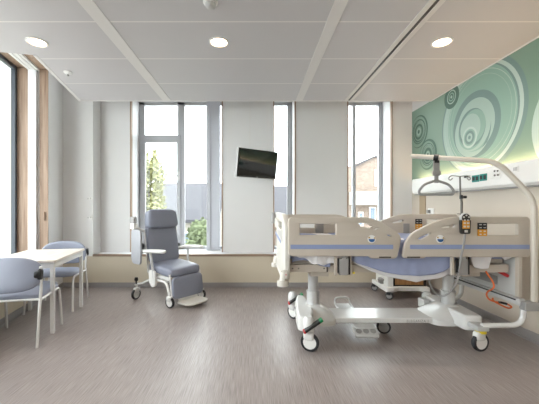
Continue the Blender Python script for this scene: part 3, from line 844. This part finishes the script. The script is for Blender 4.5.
# headboard
b = MB(); b.plate(fillet([(2.665, .46), (3.435, .46), (3.435, .88), (3.36, .93), (2.74, .93), (2.665, .88)], .03), [], .03, lambda y, z, dd: (2.255 + dd, y, z), .006)
hb = B(b, 'headboard', 'pgrey')
b = MB(); b.box(2.235, 2.24, 2.85, 3.2, .52, .60); B(b, 'recess_plate', 'gplast', hb, bevel=.003)
for yy in (2.645, 3.455):
    b = MB(); b.box(2.24, 2.275, yy - .02, yy + .02, .44, .92); B(b, 'headboard_post', 'beige', hb, bevel=.006)
# cross bar at the head end
b = MB(); b.box(2.195, 2.24, 2.56, 3.46, .415, .475)
cb = B(b, 'head_crossbar', 'pgrey', bevel=.006)
b = MB(); b.box(2.190, 2.195, 2.60, 3.42, .452, .464); B(b, 'bumper_strip', 'black', cb)
for yy, sx in ((2.55, .13), (3.42, .08)):
    b = MB(); b.box(2.27 - sx / 2, 2.31 + sx / 2, yy - .035, yy + .035, .385, .46); B(b, 'pole_socket', 'gplast', cb, bevel=.012)
# bent support tubes down to the base
for yy in (2.62, 3.40):
    b = MB(); b.tube(bendpath([(2.28, yy, .44), (2.27, yy, .235), (1.94, yy + (.02 if yy < 3 else -.02), .225)], .14, 8), .022, 12); B(b, 'head_tube', 'wmetal')
# lifting columns
def column(x, y, name='lifting_column'):
    b = MB(); b.lathe([(.062, .24), (.062, .40), (.066, .40), (.066, .41), (.050, .412), (.050, .63), (.053, .632), (.053, .645), (.08, .65), (.08, .665)], (x, y, 0), (0, 0, 1), 28)
    return B(b, name, 'silver')
column(W(313, YC), YC); column(W(448, YC), YC)
# base: beam, end castings
b = MB(); b.prism([(2.92, .142), (3.22, .142), (3.22, .180), (3.215, .188), (2.925, .188), (2.92, .180)], .62, 1.9, 0, lambda y, z, x: (x, y, z))
beam = B(b, 'base_beam', 'wmetal', bevel=.004)
cu = bpy.data.curves.new('lettering', 'FONT'); cu.body = 'ELEGANZA 1'; cu.size = .034; cu.extrude = .0005; cu.align_x = 'LEFT'; cu.space_character = 1.1
to = bpy.data.objects.new('tmp', cu); COL.objects.link(to)
dg = bpy.context.evaluated_depsgraph_get(); me = bpy.data.meshes.new_from_object(to.evaluated_get(dg))
b = MB(); b.add([(W(406.5, 2.92) + v.co.x, 2.9185 - v.co.z, .149 + v.co.y) for v in me.vertices], [tuple(p.vertices) for p in me.polygons])
bpy.data.objects.remove(to); bpy.data.curves.remove(cu); bpy.data.meshes.remove(me)
B(b, 'lettering', 'gplast', beam)
def hump(xa, xb, xc):
    """domed cover that spreads from the column onto the beam and the castor arm"""
    def fn(u, v):
        a = 2 * math.pi * u; r = v
        ex = (xb - xa) / 2; mx_ = (xa + xb) / 2
        def sp(t, e): return math.copysign(abs(t) ** e, t)
        k = .55
        X = mx_ + ex * sp(math.cos(a), k) * (.30 + .70 * r); Yv = YC + .20 * sp(math.sin(a), k) * (.4 + .6 * r)
        X = X + (xc - mx_) * (1 - r) 
        z = .285 - .105 * r ** 1.4
        return (X, Yv, z)
    b = MB(); b.grid(fn, 48, 12, 0, True)
    b.grid(lambda u, v: (lambda p: (p[0], p[1], p[2] - v * .05))(fn(u, 1)), 48, 2, 0, True)
    n0 = [fn(i / 48, 0) for i in range(48)]
    b.add(n0, [tuple(range(48))])
    return b
B(hump(.44, .79, W(313, YC)), 'base_cover', 'wmetal')
B(hump(1.66, 2.06, W(448, YC)), 'base_cover', 'wmetal')
def arm(poly):
    b = MB(); b.prism(fillet(poly, .05), .14, .275); return B(b, 'castor_arm', 'wmetal', bevel=.022, seg=3)
arm([(.385, 2.72), (.49, 2.70), (.56, 2.9), (.56, 3.25), (.54, 3.40), (.47, 3.40), (.425, 3.2), (.395, 2.95)])
arm([(1.86, 2.74), (2.02, 2.72), (2.04, 3.07), (2.02, 3.40), (1.86, 3.40), (1.84, 3.07)])
def bed_castor(x, y, rot, ring=False, pedal=0):
    h, tt, cc = MB(), MB(), MB(); caster(h, tt, cc, x, y, .078, .035, .2, rot)
    q = B(h, 'castor', 'wmetal'); B(tt, 'tyre', 'rubber', q); B(cc, 'wheel_cover', 'white', q)
    if ring:
        b = MB(); b.lathe([(.030, .158), (.042, .160), (.042, .180), (.03, .182)], (x + .005, y, 0), (0, 0, 1), 20); B(b, 'ring', 'yellow', q)
        b = MB(); b.box(x - .05, x + .055, y - .04, y + .16, .18, .225); B(b, 'castor_mount', 'pgrey', q, bevel=.012)
    else:
        b = MB(); b.lathe([(.045, .15), (.05, .17), (.05, .26), (.03, .29)], (x - .005, y + .03, 0), (0, 0, 1), 20); B(b, 'castor_mount', 'wmetal', q)
    if pedal:
        a = Vector((x - .06, y - .03, .175)); c = Vector((x + .10, y - .03, .285)); dv = c - a
        m0 = Matrix.Translation(a + dv * .5) @ Matrix.Rotation(-math.atan2(dv.z, dv.x), 4, 'Y')
        l = dv.length
        b = MB(); b.box(-l / 2 + .018, l / 2 - .03, -.03, .03, -.011, .011, 0, m0); b.box(-l / 2, -l / 2 + .018, -.03, .03, -.011, .011, 1, m0); b.box(l / 2 - .03, l / 2, -.03, .03, -.011, .011, 2, m0)
        B(b, 'brake_pedal', ['black', 'red', 'green'], q, bevel=.005)
bed_castor(W(310, 2.65), 2.655, R(70), pedal=1)
bed_castor(W(293.5, 3.42), 3.43, R(40), pedal=1)
bed_castor(W(480.5, 2.65), 2.655, R(102), ring=True)
bed_castor(1.93, 3.42, R(80))
# fifth wheel under the beam
h, tt, cc = MB(), MB(), MB(); caster(h, tt, cc, W(384, 3.02), 3.03, .066, .04, .15, R(75))
q = B(h, 'steering_wheel', 'gplast'); B(tt, 'tyre', 'rubber', q); B(cc, 'wheel_cover', 'gplast', q)
# foot controls on both sides of the beam
def foot_control(yc, sg):
    x0, x1 = W(352.5, 2.87), W(375.5, 2.87)
    m0 = Matrix.Translation(((x0 + x1) / 2, yc, .10)) @ Matrix.Rotation(R(sg * 28), 4, 'X')
    b = MB(); b.box(-(x1 - x0) / 2, (x1 - x0) / 2, -.075, .075, -.018, .018, 0, m0); b.box(-.07, .07, .02 if sg > 0 else -.12, .12 if sg > 0 else -.02, .018, .075, 0, Matrix.Translation(((x0 + x1) / 2, yc, .06)))
    q = B(b, 'foot_control', 'pgrey', bevel=.012)
    for k in (-1, 0, 1):
        b = MB(); c = m0 @ Vector((k * .065, -sg * .02, .018)); ax = (m0.to_3x3() @ Vector((0, 0, 1)))
        b.lathe([(.026, 0), (.026, .004), (.02, .005), (.012, .003)], c, ax, 20); B(b, 'foot_button', 'gplast', q)
    b = MB(); b.tube(bendpath([m0 @ Vector((-.10, sg * .05, .02)), m0 @ Vector((-.09, -sg * .02, .055)), m0 @ Vector((.09, -sg * .02, .055)), m0 @ Vector((.10, sg * .05, .02))], .04), .007, 8); B(b, 'guard_bar', 'silver', q)
foot_control(2.845, 1)
b = MB()
xa, xb_ = W(336, 3.3), W(351.5, 3.3)
b.tube(bendpath([(xa, 3.22, .17), (xa, 3.36, .20), (xa + .01, 3.36, .255), (xb_ - .01, 3.36, .255), (xb_, 3.36, .20), (xb_, 3.22, .17)], .03), .009, 8)
b.box(xa + .01, xb_ - .01, 3.22, 3.38, .165, .185)
B(b, 'pedal_guard', 'silver')
b = MB(); x0 = W(425, 3.2); b.box(x0, x0 + .06, 3.22, 3.34, .17, .265); b.box(x0 + .06, x0 + .16, 3.24, 3.30, .2, .24); B(b, 'pedal_lever', 'wmetal', bevel=.008)
# release handle (red) under the head section
b = MB(); m0 = Matrix.Translation((W(503, 2.72), 2.72, Z(273.5, 2.72))) @ Matrix.Rotation(R(28), 4, 'Y'); b.box(-.05, .05, -.012, .012, -.014, .014, 0, m0)
B(b, 'release_handle', 'red', bevel=.006)
b = MB(); b.tube([(W(488, 2.72), 2.73, Z(267, 2.72)), (W(499, 2.72), 2.725, Z(270.5, 2.72))], .01, 8); b.box(W(484, 2.72), W(503, 2.72), 2.73, 2.75, Z(269, 2.72), Z(265, 2.72)); B(b, 'handle_mount', 'pgrey', bevel=.003)
# lifting pole
p0 = (2.30, 2.545, .41)
pts = [p0, (2.30, 2.545, 1.30), (2.085, 2.66, 1.625), (1.56, 3.05, 1.735)]
b = MB(); b.tube(bendpath(pts, .10, 10), .0225, 14); b.lathe([(.0225, 0), (.0235, .004), (.015, .012)], pts[-1], Vector(pts[-1]) - Vector(pts[-2]), 14)
pole = B(b, 'lifting_pole', 'polebeige')
tag(bed, 'beige electric hospital bed with split side rails raised on a white wheeled base', 'bed')

# mattress, sheet and cover -------------------------------------------------
mt = empty('mattress', (1.26, YC, .775))
b = MB(); b.prism(fillet(rect(.30, 2.22, 2.70, 3.44), .06), .778, .935)
b.build('mattress_core', 'lav', mt, bevel=.025, seg=3, org=mt.location)
tag(mt, 'lavender mattress lying on the hospital bed', 'mattress')

def solid(o, th):
    q = o.modifiers.new('solid', 'SOLIDIFY'); q.thickness = th; q.offset = 1; return o
def cloth(x0, x1, ztop, hem, nx, amp, yside, back=3.42, seed=0, crum=.004):
    """cloth over the mattress top and down its near side to a hem height hem(x)"""
    b = MB(); nv = 30; n0 = 10
    def fn(u, v):
        x = x0 + (x1 - x0) * u
        k = v * (nv - 1)
        nz = noise.noise(Vector((x * 5 + seed, v * 4, seed)))
        if k <= n0:
            y = back + (yside + .03 - back) * (k / n0)
            return (x, y, ztop + crum * nz + .004)
        t = (k - n0) / (nv - 1 - n0)
        z = ztop + (hem(x) - ztop) * t
        e = min(1, t * 5)
        y = yside + .03 * (1 - e) ** 2 - .004
        y += amp * t * (noise.noise(Vector((x * 9 + seed, z * 3, seed + 3))) + .4 * noise.noise(Vector((x * 22 + seed, z * 7, 1))))
        return (x, y, z)
    b.grid(fn, nx, nv)
    return b
def hemf(x):
    pts = [(.30, .82), (.42, .80), (.52, .742), (.60, .735), (.68, .752), (.80, .75), (.86, .765), (1.02, .77)]
    for (a, ya), (c, yc) in zip(pts, pts[1:]):
        if a <= x <= c: return ya + (yc - ya) * (x - a) / (c - a) + .006 * math.sin(x * 60)
    return .8
b = cloth(.33, .66, .936, lambda x: .745 + .03 * math.sin(x * 14 + 2), 40, .02, 2.690, seed=21, crum=.004)
o = b.build('fitted_cover', 'lav', mt, org=mt.location, angle=180); solid(o, .003)
b = cloth(.34, 1.02, .938, hemf, 70, .03, 2.675, seed=2, crum=.012)
o = b.build('bed_sheet', 'sheet', org=(.68, 2.69, .94), loc=(.68, 2.69, .94), angle=180); solid(o, .004)
tag(o, 'white crumpled sheet at the foot end of the bed', 'sheet')
def hemr(x):
    pts = [(1.86, .80), (1.89, .715), (1.95, .70), (2.02, .705), (2.05, .80), (2.12, .815), (2.16, .775), (2.23, .80)]
    for (a, ya), (c, yc) in zip(pts, pts[1:]):
        if a <= x <= c: return ya + (yc - ya) * (x - a) / (c - a)
    return .8
b = cloth(1.87, 2.225, .938, hemr, 60, .02, 2.675, seed=5, crum=.012)
o = b.build('bed_sheet', 'sheet', org=(2.09, 2.69, .94), loc=(2.09, 2.69, .94), angle=180); solid(o, .004)
tag(o, 'white crumpled sheet end hanging under the head rail of the bed', 'sheet')
def hemc(x):
    px = CX + x * F / 2.66
    pts = [(348, 258), (356, 263), (370, 267.5), (385, 272.5), (400, 275), (420, 276), (435, 274.5), (447, 270), (453.5, 264), (456, 258)]
    for (a, ya), (c, yc) in zip(pts, pts[1:]):
        if a <= px <= c:
            return Z(ya + (yc - ya) * (px - a) / (c - a), 2.66)
    return Z(258, 2.66)
b = cloth(W(349, 2.66), W(455.5, 2.66), .945, hemc, 90, .010, 2.664, seed=9, crum=.006)
o = b.build('bed_cover', 'lav', org=(1.26, 2.68, .945), loc=(1.26, 2.68, .945), angle=180); solid(o, .005)
tag(o, 'lavender blue cover draped over the middle of the bed with a curved hem', 'cover')
def under(x):
    px = CX + x * F / 2.69
    pts = [(352, 262), (372, 271.5), (388, 277), (404, 279.5), (416, 282.2), (424, 280), (437, 278.4), (449, 274.5), (455, 267)]
    for (a, ya), (c, yc) in zip(pts, pts[1:]):
        if a <= px <= c:
            return Z(ya + (yc - ya) * (px - a) / (c - a), 2.69)
    return Z(262, 2.69)
b = cloth(W(352.5, 2.69), W(454.5, 2.69), .94, under, 90, .008, 2.688, seed=11, back=3.3, crum=.003)
o = b.build('bed_sheet', 'sheet', org=(1.26, 2.70, .94), loc=(1.26, 2.70, .94), angle=180); solid(o, .004)
tag(o, 'white sheet edge showing below the lavender cover', 'sheet')

# trapeze handle --------------------------------------------------------
k = .72; hx = 1.56 + (2.085 - 1.56) * (1 - .745); 
tA = Vector(pts[3] if False else (1.56, 3.05, 1.735)); tB = Vector((2.085, 2.66, 1.625))
# point on the arm at px 436
best = min((abs(CX + (tA + (tB - tA) * s).x * F / (tA + (tB - tA) * s).y - 436.5), s) for s in [i / 200 for i in range(201)])[1]
P = tA + (tB - tA) * best
t = empty('trapeze_handle', tuple(P)); dd = P.y
def tz(py): return Z(py, dd) - P.z
b = MB(); b.lathe([(.032, -.02), (.032, .02)], (0, 0, 0), (tB - tA), 18); b.box(-.02, .02, -.012, .012, -.05, -.02); b.build('pole_clip', 'black', t)
b = MB(); b.box(-.03, .03, -.006, .006, tz(176), -.03); b.box(-.038, .038, -.012, .012, tz(175), tz(171)); b.box(-.018, .018, -.008, .008, tz(183), tz(176)); b.build('strap', 'gplast', t, bevel=.003)
hw = 17.5 * dd / F
pa = [(-.02, tz(181)), (.02, tz(181)), (hw * .72, tz(184.5)), (hw, tz(191)), (hw * .95, tz(194.5)), (-hw * .95, tz(194.5)), (-hw, tz(191)), (-hw * .72, tz(184.5))]
pa = fillet(pa, .04, 6)
b = MB(); b.tube([(x, 0, z) for x, z in pa], .012, 10, closed=True); b.build('grip', 'gplast', t)
tag(t, 'grey triangular trapeze handle hanging from the curved lifting pole', 'trapeze handle')

# drip pole ---------------------------------------------------------------
dx, dy = W(460.7, 3.40), 3.40
t = empty('drip_pole', (dx, dy, .44))
zt = Z(176.5, dy) - .44
b = MB(); b.tube([(.01, 0, 0), (.01, 0, zt * .75), (-.005, 0, zt * .83), (-.008, 0, zt)], [.012, .012, .009, .009], 12); b.build('pole', 'dsteel', t)
b = MB()
for sg, w in ((-1, 12.5), (1, 10)):
    l = w * dy / F
    b.tube(bendpath([(-.008, 0, zt), (sg * l * .75, 0, zt + .012), (sg * l, 0, zt - .02), (sg * l * .85, 0, zt - .045), (sg * l * .65, 0, zt - .02)], .025), .006, 8)
b.build('bag_hook', 'steel', t)
b = MB(); zk = Z(197, dy) - .44; b.lathe([(.018, -.02), (.018, .02)], (.006, 0, zk), (0, 0, 1), 14); b.lathe([(.008, 0), (.016, .02), (.016, .04), (.01, .045)], (.015, 0, zk), (1, -.3, 0), 14); b.build('clamp_knob', 'black', t)
tag(t, 'slim steel drip pole with hooks at the far head corner of the bed', 'drip pole')

# handset ---------------------------------------------------------------
yh = YN - .035
t = empty('bed_handset', (W(465, yh), yh, Z(234, yh))); ho = t.location
b = MB(); b.plate(fillet([(-.035, .005), (.035, .005), (.04, .115), (-.04, .115)], .012), [], .024, lambda x, z, d: (x, d, z), .005); b.build('handset_body', 'black', t)
b = MB(); b.lathe([(.030, -.014), (.040, -.012), (.042, 0), (.040, .010), (.036, .0128)], (0, 0, .133), (0, -1, 0), 28); q = b.build('handset_head', 'pgrey', t)
b = MB(); b.lathe([(.035, 0), (.033, .003)], (0, -.0125, .133), (0, -1, 0), 28); b.build('keypad', 'black', q)
b = MB(); b.box(-.03, .03, -.0165, -.012, .045, .112); b.build('button_field', 'orange', t, bevel=.002)
for i in (-1, 1):
    for j in range(2):
        b = MB(); b.box(i * .014 - .009, i * .014 + .009, -.0185, -.0165, .056 + j * .028, .07 + j * .028); b.build('button', 'ivory', t)
b = MB(); b.box(-.012, .012, -.0165, -.012, .014, .034); b.build('button', 'pgrey', t)
for a in range(5):
    an = R(90 + 72 * a); b = MB(); b.disc((math.cos(an) * .022, -.0155, .133 + math.sin(an) * .022), .007, .004, (0, -1, 0), 10); b.build('button', 'pgrey', t)
b = MB(); b.box(-.02, .02, .012, .033, .14, .168); b.box(-.02, .02, .012, .07, .163, .168); b.build('hook', 'black', t)
cp = [(465, 234, yh), (464, 243, yh - .01), (461.5, 255, yh), (460, 266, yh + .03), (457, 281, 2.66), (451, 291, 2.72), (442.5, 296, 2.78), (434, 291.5, 2.80), (430, 284, 2.80), (428, 277, 2.78)]
b = MB(); b.tube(smooth([tuple(Vector((W(a, d_), d_, Z(c, d_))) - ho) for a, c, d_ in cp], 6), .0085, 8); b.build('cable', 'gplast', t)
tag(t, 'dark handset with orange buttons and grey cable hung on the head rail', 'remote control')

# orange cable -----------------------------------------------------------
cp = [(486, 271.5), (489, 276), (492, 280), (494, 285.5), (492, 289), (487.5, 291.5), (486.5, 295), (489, 299), (494, 301.5), (500, 302.5), (507, 304), (511, 306.8), (508, 308), (502, 305.5), (494, 301), (493, 298)]
t = empty('power_cable', (W(490, 2.68), 2.68, Z(271, 2.68)))
b = MB(); b.tube(smooth([(W(a, 2.68) - t.location.x, .004 * math.sin(i), Z(c, 2.68) - t.location.z) for i, (a, c) in enumerate(cp)], 6), .007, 8); b.build('cord', 'ocable', t)
b = MB(); m0 = Matrix.Translation((W(503, 2.67) - t.location.x, -.008, Z(303, 2.67) - t.location.z)) @ Matrix.Rotation(R(14), 4, 'Y'); b.box(-.035, .035, -.01, .01, -.009, .009, 0, m0); b.build('plug', 'black', t, bevel=.003)
tag(t, 'orange looped cable with black plug hanging below the bed head', 'cable')

# bedside cabinet ----------------------------------------------------------
cab = empty('bedside_cabinet', (2.06, 4.36, 0))
b = MB(); b.plate(fillet([(-.30, -.25), (-.20, -.25), (-.14, -.20), (.16, -.20), (.20, -.25), (.27, -.25), (.27, .26), (-.30, .26)], .03), [], .06, lambda x, y, z: (x, y, .135 + z), .012)
b.build('base_frame', 'white', cab)
b = MB(); b.box(-.17, .25, -.16, .24, .165, .88); b.build('cabinet_body', 'cabwood', cab, bevel=.004)
b = MB(); b.box(-.19, .27, -.18, .26, .88, .91); b.build('worktop', 'white', cab, bevel=.006)
b = MB(); b.box(-.185, -.155, -.175, -.145, .165, .88); b.box(.235, .265, -.175, -.145, .165, .88); b.box(-.155, .235, -.172, -.158, .165, .18); b.build('edge_frame', 'black', cab)
b = MB(); b.box(-.26, -.185, -.19, .22, .165, .90); b.build('side_rail_post', 'white', cab, bevel=.006)
b = MB(); b.box(-.145, .225, -.172, -.16, .62, .86); q = b.build('drawer', 'cabwood', cab, bevel=.003)
b = MB(); b.tube([(-.03, -.19, .75), (.11, -.19, .75)], .008, 8); b.build('handle', 'steel', q)
b = MB(); b.box(-.30, -.22, -.05, .04, .165, .24); b.box(-.34, -.26, -.08, -.04, .215, .24); b.build('brake_lever', 'gplast', cab, bevel=.006)
for x, y in ((-.255, -.22), (.235, -.22), (-.28, .22), (.235, .22)):
    h, tt, cc = MB(), MB(), MB(); caster(h, tt, cc, x, y, .048, .03, .12, R(60))
    q = h.build('castor', 'rubber', cab); tt.build('tyre', 'rubber', q); cc.build('wheel_cover', 'gplast', q)
tag(cab, 'wooden bedside cabinet on a white castor base behind the bed', 'cabinet')

# ------------------------------------------------------------------ outdoors
G = -3.2
b = MB(); b.box(-60, 60, 5.6, 90, G - .3, G); b.box(-60, -6, -30, 5.6, G - .3, G)
struct(b.build('ground', 'grass'))
def house(name, x0, x1, y0, y1, ze, zr, wallm, label, along='x', wins=()):
    t = empty(name, ((x0 + x1) / 2, (y0 + y1) / 2, G)); o = t.location
    b = MB()
    if along == 'x':
        b.box(x0, x1, y0, y1, G, ze); ym = (y0 + y1) / 2
        b.prism([(y0, ze), (y1, ze), (ym, zr - .15)], x0, x1, 0, lambda y, z, x: (x, y, z))
    else:
        b.box(x0, x1, y0, y1, G, ze); xm = (x0 + x1) / 2
        b.prism([(x0, ze), (x1, ze), (xm, zr - .15)], y0, y1, 0, lambda x, z, y: (x, y, z))
    b.build('wall', wallm, t, org=o)
    b = MB()
    def slab(p, q, lo, hi):
        th = .18
        pl = [p, q, (q[0], q[1] + th), (p[0], p[1] + th)]
        if along == 'x': b.prism(pl, lo, hi, 0, lambda y, z, x: (x, y, z))
        else: b.prism(pl, lo, hi, 0, lambda x, z, y: (x, y, z))
    if along == 'x':
        sl = (zr - ze) / (ym - y0); slab((y0 - .4, ze - .4 * sl), (ym, zr), x0 - .3, x1 + .3); slab((y1 + .4, ze - .4 * sl), (ym, zr), x0 - .3, x1 + .3)
    else:
        sl = (zr - ze) / (xm - x0); slab((x0 - .4, ze - .4 * sl), (xm, zr), y0 - .3, y1 + .3); slab((x1 + .4, ze - .4 * sl), (xm, zr), y0 - .3, y1 + .3)
    b.build('roof', 'slate', t, org=o)
    for (xa, xb, za, zb) in wins:
        b = MB(); b.box(xa, xb, y0 - .05, y0 + .05, za, zb); q = b.build('window', 'white', t, org=o)
        b = MB(); b.box(xa + .08, xb - .08, y0 - .07, y0 - .04, za + .08, zb - .08); b.build('pane', 'hglass', q, org=o)
    tag(t, label, 'house')
    return t
h1 = house('house', -16.0, -7.6, 26, 34, -.4, 2.7, 'brick', 'slate roofed brick house farthest to the left in the double window', 'x', [(-10.5, -9.6, -2.2, -.9)])
h2 = house('house', -6.6, -2.3, 18, 26, .55, 2.75, 'render', 'pale slate roofed house nearest behind the double window', 'x', [(-4.2, -3.4, -1.6, -.2)])
h3 = house('house', .8, 5.2, 26, 34, .4, 3.1, 'brick', 'slate roofed house seen through the narrow middle window', 'x', [(2.4, 3.3, -.9, .4)])
t = empty('brick_building', (6.5, 17, G)); o = t.location
y0 = 15.0
b = MB(); b.prism([(W(356, y0) - .55, Z(206, y0) + 0), (W(356, y0) - .55, Z(167.5, y0)), (W(374, y0), Z(157.5, y0)), (W(384, y0), Z(157.5, y0)), (10.5, Z(157.5, y0)), (10.5, Z(206, y0))], y0, 21, 0, lambda x, z, y: (x, y, z))
b.box(W(349, y0), 10.5, y0, 21, G, Z(206, y0)); b.build('wall', 'brick', t, org=o)
b = MB(); b.box(W(349, y0), 10.5, y0 - .7, y0, Z(205, y0), Z(192, y0)); b.build('canopy', 'render', t, org=o)
b = MB(); b.prism([(W(353, y0), Z(168, y0)), (W(374, y0), Z(157.5, y0)), (10.6, Z(157.5, y0)), (10.6, Z(156, y0)), (W(374, y0), Z(156, y0)), (W(353, y0), Z(166.5, y0))], y0 - .12, 21.1, 0, lambda x, z, y: (x, y, z)); b.build('roof_coping', 'slate', t, org=o)
for xa, xb, za, zb in ((W(369, y0), W(375.5, y0), Z(222, y0), Z(207, y0)), (W(374.5, y0), W(376.3, y0), Z(186, y0), Z(170, y0)), (W(358, y0), W(363, y0), Z(226, y0), Z(212, y0))):
    b = MB(); b.box(xa, xb, y0 - .05, y0 + .05, za, zb); q = b.build('window', 'white', t, org=o)
    b = MB(); b.box(xa + .05, xb - .05, y0 - .07, y0 - .04, za + .05, zb - .05); b.build('pane', 'hglass', q, org=o)
tag(t, 'buff brick building with a pale canopy seen through the right window', 'building')
b = MB(); b.box(-4.85, -4.4, 5.8, 6.25, G, 5.2); o = b.build('pillar', 'pillar', org=(-4.62, 6, G), loc=(-4.62, 6, G), bevel=.02)
tag(o, 'pale rendered pillar outside the left window', 'pillar')

def tree(name, x, y, zc, rx, rz, n, leafm, label, seed, lsz=.14, dens=1.0):
    rnd = random.Random(seed)
    t = empty(name, (x, y, G))
    b = MB(); H = zc - G
    b.tube(smooth([(0, 0, 0), (.08, .03, H * .4), (-.05, 0, H * .8), (0, 0, H)], 4), [max(.03, .16 - .12 * i / 12) for i in range(13)], 8)
    for i in range(7):
        a = rnd.uniform(0, 6.28); h0 = H * rnd.uniform(.55, .9)
        b.tube([(0, 0, h0), (math.cos(a) * rx * .4, math.sin(a) * rx * .4, h0 + rz * .3), (math.cos(a) * rx * .75, math.sin(a) * rx * .75, h0 + rz * .55)], [.05, .035, .015], 6)
    b.build('trunk', 'bark', t)
    b = MB(); blobs = [(rnd.uniform(-1, 1) * rx * .6, rnd.uniform(-1, 1) * rx * .6, H + rnd.uniform(-.8, .8) * rz * .7, rnd.uniform(.35, .6)) for _ in range(12)]
    for i in range(n):
        bx, by, bz, br_ = rnd.choice(blobs)
        d_ = Vector((rnd.gauss(0, 1), rnd.gauss(0, 1), rnd.gauss(0, 1))).normalized() * rnd.uniform(.3, 1)
        c = Vector((bx, by, bz)) + Vector((d_.x * rx * br_, d_.y * rx * br_, d_.z * rz * br_))
        u = Vector((rnd.gauss(0, 1), rnd.gauss(0, 1), rnd.gauss(0, 1))).normalized(); v = u.orthogonal().normalized()
        s_ = lsz * rnd.uniform(.6, 1.3)
        b.add([c - u * s_, c + v * s_ * .5, c + u * s_, c - v * s_ * .5], [(0, 1, 2, 3)])
    b.build('foliage', leafm, t)
    tag(t, label, 'tree')
tree('tree', W(149, 14), 14, 1.9, .8, 1.8, 2600, 'leafy', 'tall yellow green tree in the left pane of the double window', 1)
tree('tree', W(197, 10), 10, -.2, .55, 1.1, 2200, 'leaf', 'rounded green tree low in the right pane of the double window', 2, .1)
tree('tree', W(166, 12), 12, -.9, .6, 1.0, 1500, 'leaf', 'green tree low behind the recliner seen through the window', 3)
tree('tree', -8.3, 8.2, .6, 1.3, 2.0, 2600, 'leaf', 'green tree outside the left window beyond the pillar', 4)

# ------------------------------------------------------------------ light
wd = bpy.data.worlds.new('overcast sky'); SC.world = wd; wd.use_nodes = True
nt = wd.node_tree; bg = nt.nodes['Background']
bg.inputs[0].default_value = (.93, .97, 1, 1); bg.inputs[1].default_value = 4.8
cam = bpy.data.cameras.new('camera'); co = bpy.data.objects.new('camera', cam); COL.objects.link(co)
cam.sensor_fit = 'HORIZONTAL'; cam.sensor_width = 36; cam.lens = 36 * F / 539
cam.shift_x = (269.5 - CX) / 539; cam.shift_y = (CY - 202) / 539
cam.clip_start = .05
co.location = (0, 0, EYE); co.rotation_euler = (R(90), 0, 0)
SC.camera = co
vs = SC.view_settings
SC.display_settings.display_device = 'sRGB'
vs.view_transform = 'Standard'; vs.look = 'None'; vs.gamma = 1; vs.use_curve_mapping = False
vs.exposure = 0.8
SC.cycles.use_denoising = True
SC.cycles.max_bounces = 10; SC.cycles.diffuse_bounces = 6; SC.cycles.transparent_max_bounces = 12
SC.cycles.sample_clamp_indirect = 8
